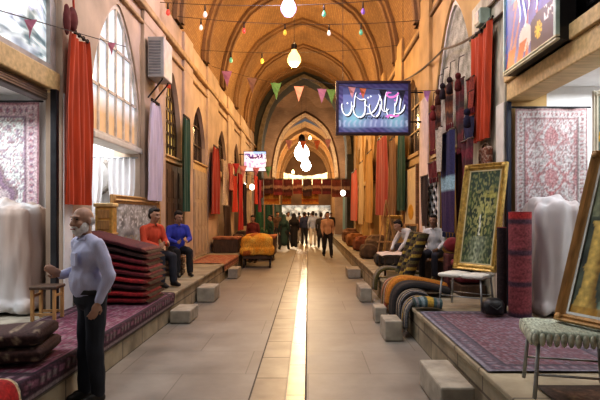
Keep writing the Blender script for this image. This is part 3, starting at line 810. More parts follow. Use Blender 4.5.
for sx in (-1,1):
    for sy in (-1,1):
        g = MB(); g.bbox(sx*.12-.018,sx*.12+.018,sy*.12-.018,sy*.12+.018,0,.36,.005); g.build('leg', M['oak'], t)
for s in (-1,1): g = MB(); g.bbox(-.12,.12,s*.12-.01,s*.12+.01,.06,.09,.004); g.bbox(s*.12-.01,s*.12+.01,-.12,.12,.27,.30,.004); g.build('stretcher', M['oak'], t)
# black bag on the rug
t = thing('bag', 'black soft bag lying on the purple rug beside the painting stool', 'bag', (2.215,6.22,PZ+.035))
g = MB(); g.ell((0,0,.10), (.145,.12,.105)); g.bbox(-.12,.12,-.09,.09,0.005,.09,.03); remesh(g, 'bag_body', M['black'], t, .014, 3, .012, 7)
g = MB(); g.tube([(-.09,-.06,.15),(-.06,-.10,.12),(0,-.13,.08),(.06,-.10,.12),(.09,-.06,.15)], .01); g.build('handle', M['black'], t, True)
# standing rug rolls by the right shop threshold
def roll(label, loc, r, h, colf, tilt=(0,0)):
    t = thing('rolled_carpet', label, 'carpet', loc); g = MB()
    def f(u, v):
        q = 2*PI*u*2.2; rr = r*(1-.10*u)
        return (rr*math.cos(q)+tilt[0]*v, rr*math.sin(q)+tilt[1]*v, v*h)
    g.grid(f, 70, 40, colf); g.build('woven_roll', M['pile'], t, True)
    e = MB()
    for k in range(4):
        rr = r*(1-.22*k); e.lathe([(rr-.008, h-.01),(rr, h+.004),(rr-.012, h+.008),(rr-.02, h-.01)], 20, (tilt[0], tilt[1], 0))
    e.build('roll_end', mat('roll_end_red', (.2,.03,.035), .9), t, True); return t
roll('dark red rolled carpet standing upright beside the grey sheeted goods', (2.545,6.24,PZ+.02), .135, 1.24,
     lambda u, v: dk((.20,.05,.06) if int(v*30) % 9 else (.06,.03,.05), 1+.5*N(u*9, v*30, 3)) if v < .93 else (.34,.03,.03))
roll('near-black roll added for the dark area behind the dark red roll', (2.40,6.44,PZ+.02), .06, 1.05, lambda u, v: dk((.03,.018,.02), 1+.5*N(u*9, v*30, 6)))  # dark roll added to stand in for the dark area beside the painting
# gilt chest on legs behind the old man
t = thing('gilt_chest', 'small gilded wooden cabinet beneath the red curtain behind the old man', 'cabinet', (-3.06,7.88,1.345))
g = MB(); g.bbox(-.13,.13,-.1,.1,.02,.42,.015); g.build('case', mat('orange_gilt', (.62,.40,.12), .35, .3, var=.3, scale=14), t)  # golden orange case
g = MB(); g.bbox(-.15,.15,-.12,.12,.0,.03,.01); g.build('plinth', M['oak'], t)
g = MB(); g.bbox(-.15,.15,-.12,.12,.42,.48,.015); g.build('top', mat('light_gilt', (.72,.56,.28), .4, .2), t)
g = MB(); g.bbox(-.09,.09,-.112,-.1,.08,.22,.005); g.bbox(-.09,.09,-.112,-.1,.25,.38,.005); g.build('drawer', M['oak'], t)
t2 = thing('display_pedestal', 'slim pale pedestal carrying the gilded cabinet', 'pedestal', (-3.06,7.88,PZ+.022))
g = MB(); g.bbox(-.12,.12,-.09,.09,0,.9,.01); g.build('column', M['pale'], t2)
# oval plate with a portrait-like wreath on the white shop wall
t = thing('oval_wall_art', 'oval grey wreath medallion hung on the white shop wall', 'wall decoration', (-3.95,9.80,2.38))
g = MB()
for k in range(30):
    q = 2*PI*k/30; g.ell((.24*math.cos(q), 0, .32*math.sin(q)), (.05,.02,.05), None, 8, 6)
g.build('hanging_wreath', mat('grey_wreath', (.40,.36,.32), .8, var=.4, scale=20), t, True)
g = MB(); g.ell((0,.012,0), (.22,.008,.30)); g.build('oval_face', mat('oval_pale', (.66,.64,.62), .6), t, True)
# stone steps
def block(label, x0, x1, y0, y1, h):
    g = MB(); g.bbox(x0, x1, y0, y1, 0.006, h, .018); tag(g.build('stone_step', M['stone']), label, 'step', None)
block('nearest rough stone step block against the right platform', 1.08, 1.36, 4.22, 5.05, .25)
block('second stone step block along the right platform under the striped kilims', 1.0, 1.23, 6.75, 7.20, .27)
block('small pale stone block below the orange blanket on the right', 1.02, 1.20, 7.9, 8.25, .24)
block('fourth stone block along the right platform past the kilims', .98, 1.20, 9.75, 10.6, .27)
block('far low stone block at the foot of the right platform', 1.02, 1.36, 13.4, 14.2, .24)
block('nearest pale stone block at the left platform beyond the red stack', -2.09, -1.78, 7.85, 8.45, .20)
block('second stone block at the left platform by the seated pair', -2.09, -1.76, 9.75, 10.35, .28)
block('far stone block at the left platform before the dark cart', -2.05, -1.8, 13.3, 14.0, .26)

# ------------------------------------------------------------------ curtains
def curtain(label, side, X, d0, d1, ztop, zbot, m, folds=6, gather=.55, amp=.035, name='curtain', cat='curtain', tie=True, grp=None, along=True, skew=0):
    """hung parallel to the wall at plane X from depth d0 to d1, bunched at the top"""
    t = thing(name, label, cat, (X, (d0+d1)/2, zbot), group=grp); wd, h = d1-d0, ztop-zbot
    def f(u, v):
        k = gather+(1-gather)*min(1, (1-v)*2.2)**.7
        y = (u-.5)*wd*k+skew*v
        return (amp*(math.sin(u*2*PI*folds+1.3*math.sin(v*2))*(.6+.4*(1-v))+.4*math.sin(u*17+v*3)), y, h*v-(.07*math.sin(u*PI)*(1 if v > .97 else 0)))
    g = MB(); g.grid(f, folds*8, 24); g.build('cloth', m, t, True)
    if tie:
        g = MB(); g.tube([(0,-wd*gather*.55+skew,h),(0,wd*gather*.55+skew,h)], .016); g.build('curtain_rail', M['iron'], t)
        for k in range(5):
            g = MB(); y = (-.5+k/4)*wd*min(gather, 1.05)*.98+skew; g.lathe([(.012,-.03),(.022,-.02),(.022,.02),(.012,.03)], 8, (0, y, h)); g.build('curtain_ring', M['iron'], t)
    return t
def fab(name, c, v=.25, s=4): return mat(name, c, .85, var=v, scale=s, stretch=(1,4,.4), sheen=.2)
RED, LAV, GRN = fab('orange_red_cloth', (.47,.055,.010)), fab('lavender_cloth', (.60,.54,.66), .12), fab('dark_green_cloth', (.02,.085,.055))
t = curtain('long orange-red curtain hanging on the left pier beside the white window', 'left', -3.02, 6.46, 7.28, 4.02, 1.78, RED, 5, .62)
g = MB(); g.ell((0.02,-.24,2.36), (.05,.10,.16)); g.ell((.02,-.40,2.30), (.04,.07,.20)); remesh(g, 'bow', mat('maroon_bow', (.12,.02,.02), .85), t, .015, 3, .01, 8)
g = MB(); g.tube([(0.02,-.2,2.45),(.0,-.22,3.0),(-.02,-.2,3.3)], .014); g.build('strap', mat('red_strap', (.4,.04,.02), .8), t)
curtain('pale lavender long curtain hanging from the left pier below the air conditioner', 'left', -3.0, 9.72, 10.72, 3.86, 1.92, LAV, 4, .45)
curtain('dark green narrow curtain on the left pier before the closed shutters', 'left', -3.0, 12.45, 13.2, 4.05, 1.72, GRN, 4, .7)
curtain('red curtain hanging on the left wall between the shutters and the garments', 'left', -3.0, 16.1, 17.7, 3.85, 1.66, fab('deep_red_cloth', (.32,.022,.010)), 5, .4)
curtain('orange-red curtain hung on the marble pier of the right wall', 'right', 2.58, 7.45, 8.2, 4.42, 2.76, RED, 5, 1.25, skew=-.05)
for lb, X, xa, xb, zt, zb, m in (
    ('bright red curtain under the hanging lit sign on the right', 2.5, 376, 387, 4.3, 1.62, fab('deep_red_cloth', (.32,.022,.010))),
    ('far orange-red curtain left of the yellow pillar on the right', 2.4, 351, 357, 3.9, 1.3, RED),
    ('dark green curtain beside the pale doorway on the right', 2.55, 398, 404, 4.0, 1.75, GRN),
    ('golden yellow curtain between the two red ones on the right', 2.5, 366, 372, 4.2, 1.3, fab('gold_cloth', (.40,.22,.04))),
    ('brown striped curtain next to the dark green one on the right', 2.5, 389, 395, 3.9, 1.3, fab('brown_cloth', (.22,.12,.05))),
    ('cream curtain hanging at the far right near the crowd', 2.4, 359, 363, 4.0, 1.2, fab('cream_cloth', (.48,.36,.2))),
    ('teal-green curtain at the far right end of the arcade', 2.4, 343, 347, 3.6, .6, fab('teal_cloth', (.06,.16,.12)))):
    curtain(lb, 'right', X, DX(xb, X), DX(xa, X), zt, zb, m, 4, .75)
# white sheers inside the second left shop
for i, (x, y) in enumerate(((-4.0,9.5),(-3.45,9.62))):
    t = thing('sheer_curtain', ['white sheer curtain tied back deeper inside the white left shop','white sheer curtain hanging just behind the silvery picture'][i], 'curtain', (x, y, .5)); g = MB()
    g.grid(lambda u, v: ((u-.5)*.5*(1-.5*math.exp(-((v-.45)/.18)**2)), .04*math.sin(u*28), 2.2*v), 36, 24); g.build('cloth', mat('sheer_white', (.80,.80,.82), .7, var=.06), t, True)
    g = MB(); g.tube([(-.3,0,2.2),(.3,0,2.2)], .014); g.build('curtain_rail', M['steel'], t)
# carved shutters / doors on left bays
def shutter(label, X, y0, y1, z0, z1, m, n):
    t = thing('shop_shutter', label, 'shutter', (X, (y0+y1)/2, z0)); W2 = (y1-y0)/n
    for i in range(n):
        a = -(y1-y0)/2+W2*i; g = MB(); g.bbox(-.02,.02,a+.01,a+W2-.01,0,z1-z0,.008)
        for k in range(3):
            zz = .12+k*(z1-z0-.15)/3; g.bbox(.02,.032,a+W2*.18,a+W2*.82,zz,zz+(z1-z0)/3-.16,.006)
        g.build('door_leaf', m, t)
    return t
shutter('closed pale wooden shop shutters on the left wall after the green curtain', -3.15, 14.32, 16.18, .43, 2.9, mat('bleached_wood', (.46,.38,.29), .7, var=.3, scale=5, stretch=(1,8,.6)), 4)
shutter('dark carved shop shutters under the yellow lattice window', -3.17, 11.52, 13.08, .43, 2.8, M['darkwood'], 3)

framed('leaning_picture', 'dim gold-framed brown picture leaning on the right platform behind the easel', (2.06,14.30,.455), (2.34,13.62,.455), (2.24,14.37,1.62), .08, .04, M['goldwood'],
       lambda u, v: mixc((.05,.04,.03), (.30,.22,.12), max(0, min(1, .5+N(u*6, v*7, 5)))), None, 30, 40)
framed('leaning_picture', 'narrow wood-framed dark picture leaning at the low pale-topped table on the right', (2.28,12.86,.455), (2.50,12.30,.455), (2.42,12.91,1.42), .06, .03, M['oak'],
       lambda u, v: mixc((.02,.03,.03), (.20,.20,.15), max(0, min(1, .4+N(u*7, v*7, 9)))), None, 30, 40)
# ------------------------------------------------------------------ signs
def stroke_mb(mb, pts, wd, y, nib=.9):
    """flat pen stroke through pts (x,z), thick in the middle like a reed pen"""
    P = [Vector((a, 0, b)) for a, b in pts]
    for _ in range(3):
        Q = [P[0]]
        for a, b in zip(P, P[1:]): Q += [a.lerp(b, .25), a.lerp(b, .75)]
        Q.append(P[-1]); P = Q
    vs, n = [], len(P)
    for i, p in enumerate(P):
        t = (P[min(i+1, n-1)]-P[max(i-1, 0)]).normalized()
        s = wd*(.35+.65*math.sin(PI*min(1, (i+.6)/n)))*(.55+.45*abs(t.x*math.cos(nib)+t.z*math.sin(nib)))
        nrm = Vector((-t.z, 0, t.x))*s/2
        vs += [(p.x+nrm.x, y, p.z+nrm.z), (p.x-nrm.x, y, p.z-nrm.z)]
    mb.add(vs, [(2*i, 2*i+1, 2*i+3, 2*i+2) for i in range(n-1)])
def dot(mb, x, z, s, y): mb.add([(x-s,y,z),(x,y,z-s),(x+s,y,z),(x,y,z+s)], [(0,1,2,3)])
t = thing('hanging_sign', 'large blue lit sign with white Persian calligraphy hanging from the right over the passage', 'sign', (1.511, 12.0, 3.49))
SW, SH = 1.73, 1.25
g = MB(); fw = .06
g.bbox(-SW/2,SW/2,0,.16,0,fw,.01); g.bbox(-SW/2,SW/2,0,.16,SH-fw,SH,.01); g.bbox(-SW/2,-SW/2+fw,0,.16,fw,SH-fw,.01); g.bbox(SW/2-fw,SW/2,0,.16,fw,SH-fw,.01); g.box(-SW/2+.02,SW/2-.02,.1,.15,.02,SH-.02)
g.build('sign_frame', mat('plum_frame', (.035,.015,.03), .45), t)
def signface(u, v):
    return dk(signface0(u, v), .72)
def signface0(u, v):
    e = min(u*1.4, (1-u)*1.4, v, 1-v)
    c = mixc((.08,.11,.33), (.30,.36,.66), max(0, min(1, 1.1-1.1*abs(v-.35)-.5*abs(u-.5))))
    if e < .09: c = mixc((.05,.04,.18), (.16,.13,.34), .5+.5*math.sin((u+v)*60))
    g1 = math.exp(-((u-.22)**2/.03+(v-.28)**2/.03)); g2 = math.exp(-((u-.82)**2/.02+(v-.25)**2/.03))
    c = mixc(c, (.30,.68,.80), min(1, .9*g1+.8*g2))
    if .12 < v < .26: c = mixc(c, (.62,.72,.92), .75*max(0, math.sin(u*85+3*N(u*9, v*9, 1))))
    if v > .78: c = mixc(c, (.03,.03,.10), .6)
    return c
g = MB(); g.grid(lambda u, v: (-SW/2+fw+(SW-2*fw)*u, .03, fw+(SH-2*fw)*v), 70, 46, signface); g.build('sign_face', M['glowpaint'], t)
wl = mat('white_lettering', (.85,.92,.98), .4, var=.02, emit=.6); pk = mat('pink_lettering', (.75,.22,.62), .4, var=.05, emit=.5); dkl = mat('black_lettering', (.01,.01,.03), .4)
g = MB(); sh = MB()
def bowl(x, z, w_, d_): return [(x+w_*.5, z+d_*.5), (x+w_*.52, z-d_*.1), (x+w_*.2, z-d_*.62), (x-w_*.25, z-d_*.55), (x-w_*.5, z), (x-w_*.46, z+d_*.35)]
def nun(x, z, w_, d_, k=.5): return [(x+w_*.55, z+d_*k), (x+w_*.60, z-d_*.05), (x+w_*.38, z-d_*.55), (x-w_*.05, z-d_*.70), (x-w_*.45, z-d_*.35), (x-w_*.58, z+d_*.15), (x-w_*.52, z+d_*.42)]
for pts, wd in ((nun(-.62,.62,.20,.26,.6), .055), (nun(-.33,.56,.24,.24,.9), .058), (nun(.03,.60,.22,.28,.4), .055), (nun(.40,.54,.17,.20,1.0), .05),
  ([(-.42,.90),(-.30,.80),(-.17,.84),(-.20,.70),(-.08,.62)], .045), ([(-.18,.48),(-.02,.50),(.09,.66),(.16,.90)], .045), ([(.12,.94),(.20,.78),(.18,.60),(.26,.52),(.36,.60)], .045),
  ([(.25,.56),(.27,.80),(.30,1.0)], .042), ([(.50,.50),(.60,.48),(.70,.58),(.73,.70)], .05), ([(.60,.56),(.62,.75),(.66,.95)], .042), ([(.50,.66),(.55,.80),(.56,.98)], .04), ([(-.52,.70),(-.44,.62),(-.44,.82),(-.40,.98)], .04)):
    wd *= .78; stroke_mb(g, pts, wd, .022); stroke_mb(sh, [(a_+.02, b_-.022) for a_, b_ in pts], wd*1.25, .0262)
for x, z in ((-.60,.73),(-.12,.86),(-.06,.89),(.18,.80),(.42,.45),(.48,.44),(.56,.92)): dot(g, x, z, .026, .021)
sh.build('lettering_shadow', dkl, t); g.build('lettering', wl, t)
g = MB()
stroke_mb(g, [(.60,.98),(.50,.88),(.38,.86),(.30,.92),(.33,.98),(.42,.97)], .06, .019); stroke_mb(g, [(.28,.42),(.40,.46),(.52,.42),(.60,.46)], .055, .019)
for x, z in ((-.30,.95),(-.25,.97),(.50,.80),(.34,.40)): dot(g, x, z, .024, .018)
g.build('pink_lettering', pk, t)
g = MB()
for i in range(11): stroke_mb(g, [(-.32+.065*i, .41), (-.30+.065*i, .36+.02*(i%2)), (-.27+.065*i, .40+.03*(i%3))], .022, .020)
g.build('small_lettering', dkl, t)
g = MB(); g.tube([(SW/2-.01,.1,SH*.8),(1.22,.1,SH*.8)], .02); g.tube([(SW/2-.01,.1,SH*.25),(1.22,.1,SH*.25)], .02); g.build('bracket', M['iron'], t)
g = MB(); g.tube([(-.7,.1,SH),(-.7,.1,SH+4.2)], .006, 5); g.tube([(.7,.1,SH),(.7,.1,SH+3.6)], .006, 5); g.build('hanging_wire', M['iron'], t)
# wall sign top right
t = thing('wall_sign', 'large blue and violet picture sign box fixed above the near right shop', 'sign', (2.53, 6.02, 3.44))
g = MB(); g.bbox(.03,.21,-.72,.72,0,1.5,.01); g.build('sign_box', M['black'], t)
for a_, b_ in ((-.72,-.66),(.68,.72)): g = MB(); g.bbox(-.005,.04,a_,b_,0.05,1.45,.006); g.build('side_trim', mat('pale_teal_trim', (.50,.66,.62), .4), t)
g = MB(); g.bbox(-.006,.04,-.72,.72,0,.02,.003); g.bbox(-.006,.04,-.72,.72,.035,.055,.003); g.build('lower_trim', mat('ivory_trim', (.62,.60,.46), .4), t)
def wsf(u, v):   # u runs away from the viewer
    n = N(u*5+v*3, v*5-u*2, 2); n2 = N((u+v*.45)*16, v*3, 6)
    c = mixc((.05,.045,.30), (.10,.15,.50), max(0, min(1, .5+n)))
    if u > .65: c = mixc(c, (.16,.20,.52), .6)
    if n2 > .22: c = mixc(c, (.60,.26,.18), .8)
    if v > .55: c = mixc(c, (.12,.42,.58), .75*max(0, min(1, .6+n2)))
    if (u-.56)**2/.018+(v-.17)**2/.012 < 1: c = (.72,.66,.62)
    if v < .16 and u > .5 and n2 > -.15: c = (.55,.13,.05)
    if v < .30-.5*max(0, u-.3)*.6 and u < .44 and v < .34: c = (.02,.02,.05)
    r = math.hypot((u-.30)*1.44, (v-.15)*1.4)
    if r < .10: c = (.88,.58,.06) if math.cos(9*math.atan2(v-.15, u-.30)) > -.2 or r < .045 else (.25,.14,.02)
    if v > .18 and v < .30 and u < .20 and N(u*30, v*18, 3) > .1: c = (.8,.82,.8)
    return c
g = MB(); g.grid(lambda u, v: (0.02, -.66+1.34*u, .055+1.40*v), 80, 80, wsf); g.build('sign_face', attr('printed_sign_face', .35, emit=.10, nscale=8, namt=.1), t)
g = MB()
for k, (y, z) in enumerate(((.1,.62),(.0,.78),(.25,.72),(-.2,.70),(-.35,.85))): 
    T = MB(); stroke_mb(T, [(y+.10,z+.30),(y,z+.05),(y-.06,z-.12),(y-.02,z-.2)], .04, 0)
    g.add([(0.012, p.x, p.z) for p in T.v], T.f)
g.build('lettering', wl, t)
# small distant sign on the left
t = thing('shop_sign', 'small white and pink lit shop sign hung over the far left arcade', 'sign', (-2.45, 24.0, 3.62))
g = MB(); g.bbox(-.53,.53,.02,.12,0,.95,.01); g.build('sign_box', M['iron'], t)
def ssf(u, v):
    c = (.72,.66,.80)
    if .62 < v < .9 and N(u*14, v*5, 3) > 0: c = (.12,.08,.30)
    if .18 < v < .55 and N(u*9, v*9, 5) > .15: c = (.78,.30,.50)
    if v > .88 and u > .4: c = (.3,.5,.9)
    return c
g = MB(); g.grid(lambda u, v: (-.5+u, .015, .03+.89*v), 40, 36, ssf); g.build('sign_face', attr('bright_sign_face', .4, emit=.9, nscale=5, namt=.05), t)
g = MB(); stroke_mb(g, [(.2,.72),(0,.62),(-.25,.64),(-.35,.76)], .07, .01); stroke_mb(g, [(.32,.85),(.30,.68),(.22,.62)], .06, .01); g.build('lettering', mat('purple_lettering', (.16,.03,.22), .4), t)
g = MB(); g.tube([(-.53,.07,.8),(-.74,.07,.8)], .02); g.build('bracket', M['iron'], t)
# air conditioner
t = thing('air_conditioner', 'grey boxy air conditioner mounted high on the left pier', 'air conditioner', (-2.93, 10.0, 4.30))
g = MB(); g.bbox(-.16,.16,0,.62,0,.78,.02); g.build('hanging_case', mat('grey_case', (.44,.43,.43), .5, var=.15), t)
g = MB()
for k in range(12): g.bbox(-.13,.10,-.015,.002,.06+k*.055,.09+k*.055,.003)
g.build('louvre', mat('grey_louvre', (.24,.25,.27), .5), t)
g = MB(); g.tube([(.1,.1,0),(.1,.1,-.03),(-.18,.1,-.38)], .015, 6); g.tube([(.1,.5,0),(.1,.5,-.03),(-.18,.5,-.38)], .015, 6); g.build('bracket', M['iron'], t)
t = thing('hanging_cloth', 'small orange-red rag hung on the left wall beside the air conditioner', 'cloth', (-2.98, 11.05, 4.35))
g = MB(); g.grid(lambda u, v: (.03*math.sin(u*9), -.18+.36*u*(1-.3*v), .55*v), 12, 10); g.build('rag', RED, t, True)
t = thing('wall_lamp_box', 'pale teal metal box fixed to the marble pier above the red curtain', 'wall box', (2.60, 7.75, 4.46))
g = MB(); g.bbox(-.08,.085,-.12,.12,0,.24,.02); g.build('hanging_box', mat('pale_teal_box', (.42,.52,.44), .5), t)
g = MB(); g.tube([(0,0,.0),(0,.03,-.1),(.05,.03,-.25)], .01); g.build('conduit', M['iron'], t)
g = MB(); g.bbox(-.09,-.08,-.09,.09,.03,.21,.004); g.build('cover_plate', M['steel'], t)
# ------------------------------------------------------------------ lamps in the vault
def lamp(label, loc, r, col, e, zc):
    t = thing('hanging_lamp', label, 'lamp', loc)
    g = MB(); g.lathe([(.001,-r*1.15),(r*.55,-r*1.0),(r*.95,-r*.4),(r,0),(r*.8,r*.6),(r*.45,r*1.1),(r*.3,r*1.5)], 16); g.build('bulb', mat('glow_'+label.split()[0], col, .4, var=.01, emit=e, emitcol=col), t, True)
    g = MB(); g.lathe([(r*.3,r*1.3),(r*.42,r*1.5),(r*.42,r*2.1),(r*.15,r*2.4)], 12); g.build('socket', M['iron'], t, True)
    g = MB(); g.tube([(0,0,r*2.3),(0,0,zc-loc[2])], .008, 5); g.build('hanging_wire', M['cord'], t)
    return t
lamp('violet-white glowing lamp high at the top of the vault', (-.42, 11.2, 6.10), .17, (.66,.52,1), 2.4, 9.9)
lamp('amber glowing lamp hanging in the middle of the vault', (-.40, 15.0, 6.12), .20, (1,.68,.24), 2.2, 9.9)
lamp('brilliant white lamp hanging in the domed crossing', (-.45, 37.6, 6.1), .55, (1,.93,.8), 8, 12)
lamp('white-blue lamp lower down in the domed crossing', (-.15, 39.5, 5.35), .38, (.9,.95,1), 12, 12)
for i, (px, py, d) in enumerate(((286,136,46),(310,138,48),(293,172,50),(330,160,52),(275,150,47))):
    lamp('warm %s small lamp deep beyond the crossing' % ('faint','yellowish','low','right-side','left-side')[i], W(px, py, d), .15, (1,.75,.4), 6, 9.0)
for i, (px, py, d) in enumerate(((244,186,25.5),(252,187,26.5),(343,193,27.5))):
    t = thing('shop_lamp', ['left one of two bright shop lamps among the far garments','second of two bright shop lamps among the far garments','small bright lamp by the teal curtain at far right'][i], 'lamp', W(px, py, d))
    g = MB(); g.ell((0,0,0), (.13,.13,.15)); g.build('hanging_bulb', mat('glow_shop', (1,.92,.75), .4, emit=9, emitcol=(1,.92,.75)), t, True)
    g = MB(); g.tube([(0,0,.14),(0,0,.6),(-.3 if i < 2 else .3,0,.65)], .012); g.build('hanging_arm', M['iron'], t)
# ------------------------------------------------------------------ bunting and strings of small bulbs
def sagline(a, b, s, n=16):
    a, b = Vector(a), Vector(b)
    return [a.lerp(b, i/n)+Vector((0,0,-s*4*(i/n)*(1-i/n))) for i in range(n+1)]
def cord_at(a, b, s, x):
    t = (x-a[0])/(b[0]-a[0]); p = Vector(a).lerp(Vector(b), t); p.z -= s*4*t*(1-t); return p
fm_ = lambda n, c: mat('flag_'+n, c, .8, var=.12)
FC = dict(pink=fm_('pink',(.60,.22,.32)), mauve=fm_('mauve',(.42,.20,.42)), green=fm_('green',(.10,.24,.11)), purple=fm_('purple',(.28,.14,.40)), brown=fm_('brown',(.20,.12,.12)), orange=fm_('orange',(.70,.20,.10)), black=fm_('black',(.03,.03,.06)), red=fm_('red',(.5,.05,.06)), rose=fm_('rose',(.72,.35,.38)))
def bunting(label, a, b, sag, flags, size):
    t = thing('hanging_bunting', label, 'bunting'); g = MB(); g.tube(sagline(a, b, sag), .006, 5); g.build('cord', M['cord'], t)
    for x, c in flags:
        p = cord_at(a, b, sag, x); s = size*random.uniform(.9, 1.1); tl = random.uniform(-.05,.05)
        f = MB(); f.add([(p.x-s*.42, p.y, p.z), (p.x+s*.42, p.y, p.z), (p.x+s*.2, p.y-.03, p.z-s*.65), (p.x+tl*s, p.y-.02, p.z-s*1.3), (p.x-s*.2, p.y+.03, p.z-s*.65)], [(0,4,2,1),(4,3,2)])
        f.build('flag', FC[c], t)
def xs(px, d): return (px-VX)*d/F
d = 17.2; zt = lambda py: ZY(py, d)
bunting('string of pastel pennants crossing the vault before the far arch', (XL, d, zt(66)), (XR, d, zt(88)), .32, [(xs(227,d),'mauve'),(xs(252,d),'brown'),(xs(276,d),'green'),(xs(299,d),'rose'),(xs(322,d),'purple'),(xs(331.5,d),'green')], .40)
d = 10.45
bunting('string of pennants passing in front of the hanging blue sign', (xs(300,d), d, ZY(78,d)), (XR, d, ZY(90,d)), .10, [(xs(352,d),'rose'),(xs(363,d),'orange'),(xs(383,d),'black'),(xs(402,d),'black'),(xs(427,d),'mauve'),(xs(440,d),'red')], .17)
d = 5.6
bunting('pink pennants strung along the near left windows', (-2.53, 2.5, 2.94), (-3.095, 8.84, 4.50), .0, [(-2.77,'pink'),(-3.02,'pink')], .15)
d = 21
bunting('pennants over the far left garments', (XL, d, ZY(160,d)), (xs(275,d), d, ZY(165,d)), .2, [(xs(236,d),'red'),(xs(243,d),'rose'),(xs(256,d),'pink'),(xs(268,d),'green')], .36)
d = 33
bunting('orange pennants in the domed crossing', (-3.5, d, ZY(133,d)), (3.0, d, ZY(133,d)), .5, [(xs(289,d),'rose'),(xs(303,d),'orange'),(xs(317,d),'orange'),(xs(328,d),'rose')], .5)
bl = lambda n, c: mat('bulb_'+n, c, .3, var=.05, emit=.6)
BC = dict(red=bl('red',(.6,.07,.05)), green=bl('green',(.12,.38,.24)), yellow=bl('yellow',(.85,.55,.08)), white=bl('white',(.8,.72,.66)), purple=bl('purple',(.22,.10,.40)))
def bulbs(label, a, b, sag, items, s):
    t = thing('hanging_bulb_string', label, 'string lights'); g = MB(); g.tube(sagline(a, b, sag), .007, 5); g.build('cord', M['cord'], t)
    for x, c in items:
        p = cord_at(a, b, sag, x)
        o = MB(); o.lathe([(s*.25,-.0),(s*.5,-s*.5),(s*.62,-s*1.1),(s*.4,-s*1.6),(.002,-s*1.75)], 10, p-Vector((0,0,s*1.9))); q = o.build('bulb', BC[c], t, True)
        k = MB(); k.lathe([(s*.12,0),(s*.2,-s*.3),(s*.26,-s*2.0)], 8, p); k.build('socket', M['black'], q, True)
d = 11.0
bulbs('nearest string of coloured bulbs across the vault', (XL, d, ZY(2,d)), (XR, d, ZY(-6,d)), .15, [(xs(128,d),'white'),(xs(168,d),'red'),(xs(205,d),'white'),(xs(324,d),'green'),(xs(363,d),'purple')], .075)
d = 12.4
bulbs('second string of coloured bulbs across the vault', (XL, d, ZY(16,d)), (XR, d, ZY(20,d)), .15, [(xs(201,d),'white'),(xs(244,d),'red'),(xs(285,d),'yellow'),(xs(329,d),'white'),(xs(361,d),'green')], .075)
d = 15.5
bulbs('third string of coloured bulbs farther along the vault', (XL, d, ZY(50,d)), (XR, d, ZY(45,d)), .15, [(xs(231,d),'green'),(xs(262,d),'yellow')], .09)
# cables slung along the right wall
t = thing('hanging_cable', 'dark sagging cable running along the upper right wall', 'cable'); g = MB()
for a, b in (((2.66,6.2,4.4),(2.66,10.2,4.9)),((2.66,10.2,4.9),(2.64,16,5.7)),((2.66,5.9,5.0),(2.66,8.0,4.75))): g.tube(sagline(a, b, .15), .022, 6)
g.build('cable_run', M['darkwood'], t)
# ------------------------------------------------------------------ people
def rotx(p, c, a):
    p = Vector(p)-Vector(c); return Vector((p.x, p.y*math.cos(a)-p.z*math.sin(a), p.y*math.sin(a)+p.z*math.cos(a)))+Vector(c)
STAND = dict(pelvis=(0,0,.93), belly=(0,-.01,1.06), chest=(0,0,1.28), neck=(0,.0,1.47), head=(0,-.025,1.615),
  shL=(.178,.0,1.39), elL=(.225,.02,1.13), wrL=(.225,-.06,.90), haL=(.22,-.09,.82),
  shR=(-.178,.0,1.39), elR=(-.225,.02,1.13), wrR=(-.225,-.06,.90), haR=(-.22,-.09,.82),
  hipL=(.095,0,.92), knL=(.10,-.015,.50), anL=(.10,.02,.09), hipR=(-.095,0,.92), knR=(-.10,-.015,.50), anR=(-.10,.02,.09))
WALK = dict(STAND, knL=(.10,-.14,.51), anL=(.10,-.24,.12), knR=(-.10,.03,.50), anR=(-.10,.24,.14), elL=(.23,.08,1.14), wrL=(.22,.06,.90), haL=(.22,.05,.82), elR=(-.23,-.02,1.14), wrR=(-.21,-.14,.92), haR=(-.2,-.18,.84))
WALKB = dict(WALK, knR=(-.10,-.14,.51), anR=(-.10,-.24,.12), knL=(.10,.03,.50), anL=(.10,.24,.14))
def lower(J, dz):
    return {k: (v[0], v[1], v[2]+dz) for k, v in J.items()}
SIT = lower(STAND, -.42)
SIT.update(knL=(.13,-.42,.50), knR=(-.13,-.42,.50), anL=(.13,-.44,.09), anR=(-.13,-.44,.09), hipL=(.1,-.02,.52), hipR=(-.1,-.02,.52), pelvis=(0,0,.53),
  chest=(0,-.05,.87), belly=(0,-.02,.66), neck=(0,-.08,1.05), head=(0,-.13,1.19), shL=(.178,-.06,.965), shR=(-.178,-.06,.965),
  elL=(.23,-.12,.74), wrL=(.16,-.32,.62), haL=(.13,-.40,.60), elR=(-.23,-.12,.74), wrR=(-.16,-.32,.62), haR=(-.13,-.40,.60))
CROSS = lower(SIT, -.36)
CROSS.update(knL=(.30,-.25,.16), anL=(-.05,-.36,.09), knR=(-.30,-.25,.16), anR=(.05,-.30,.09), hipL=(.1,-.02,.15), hipR=(-.1,-.02,.15), pelvis=(0,0,.17))
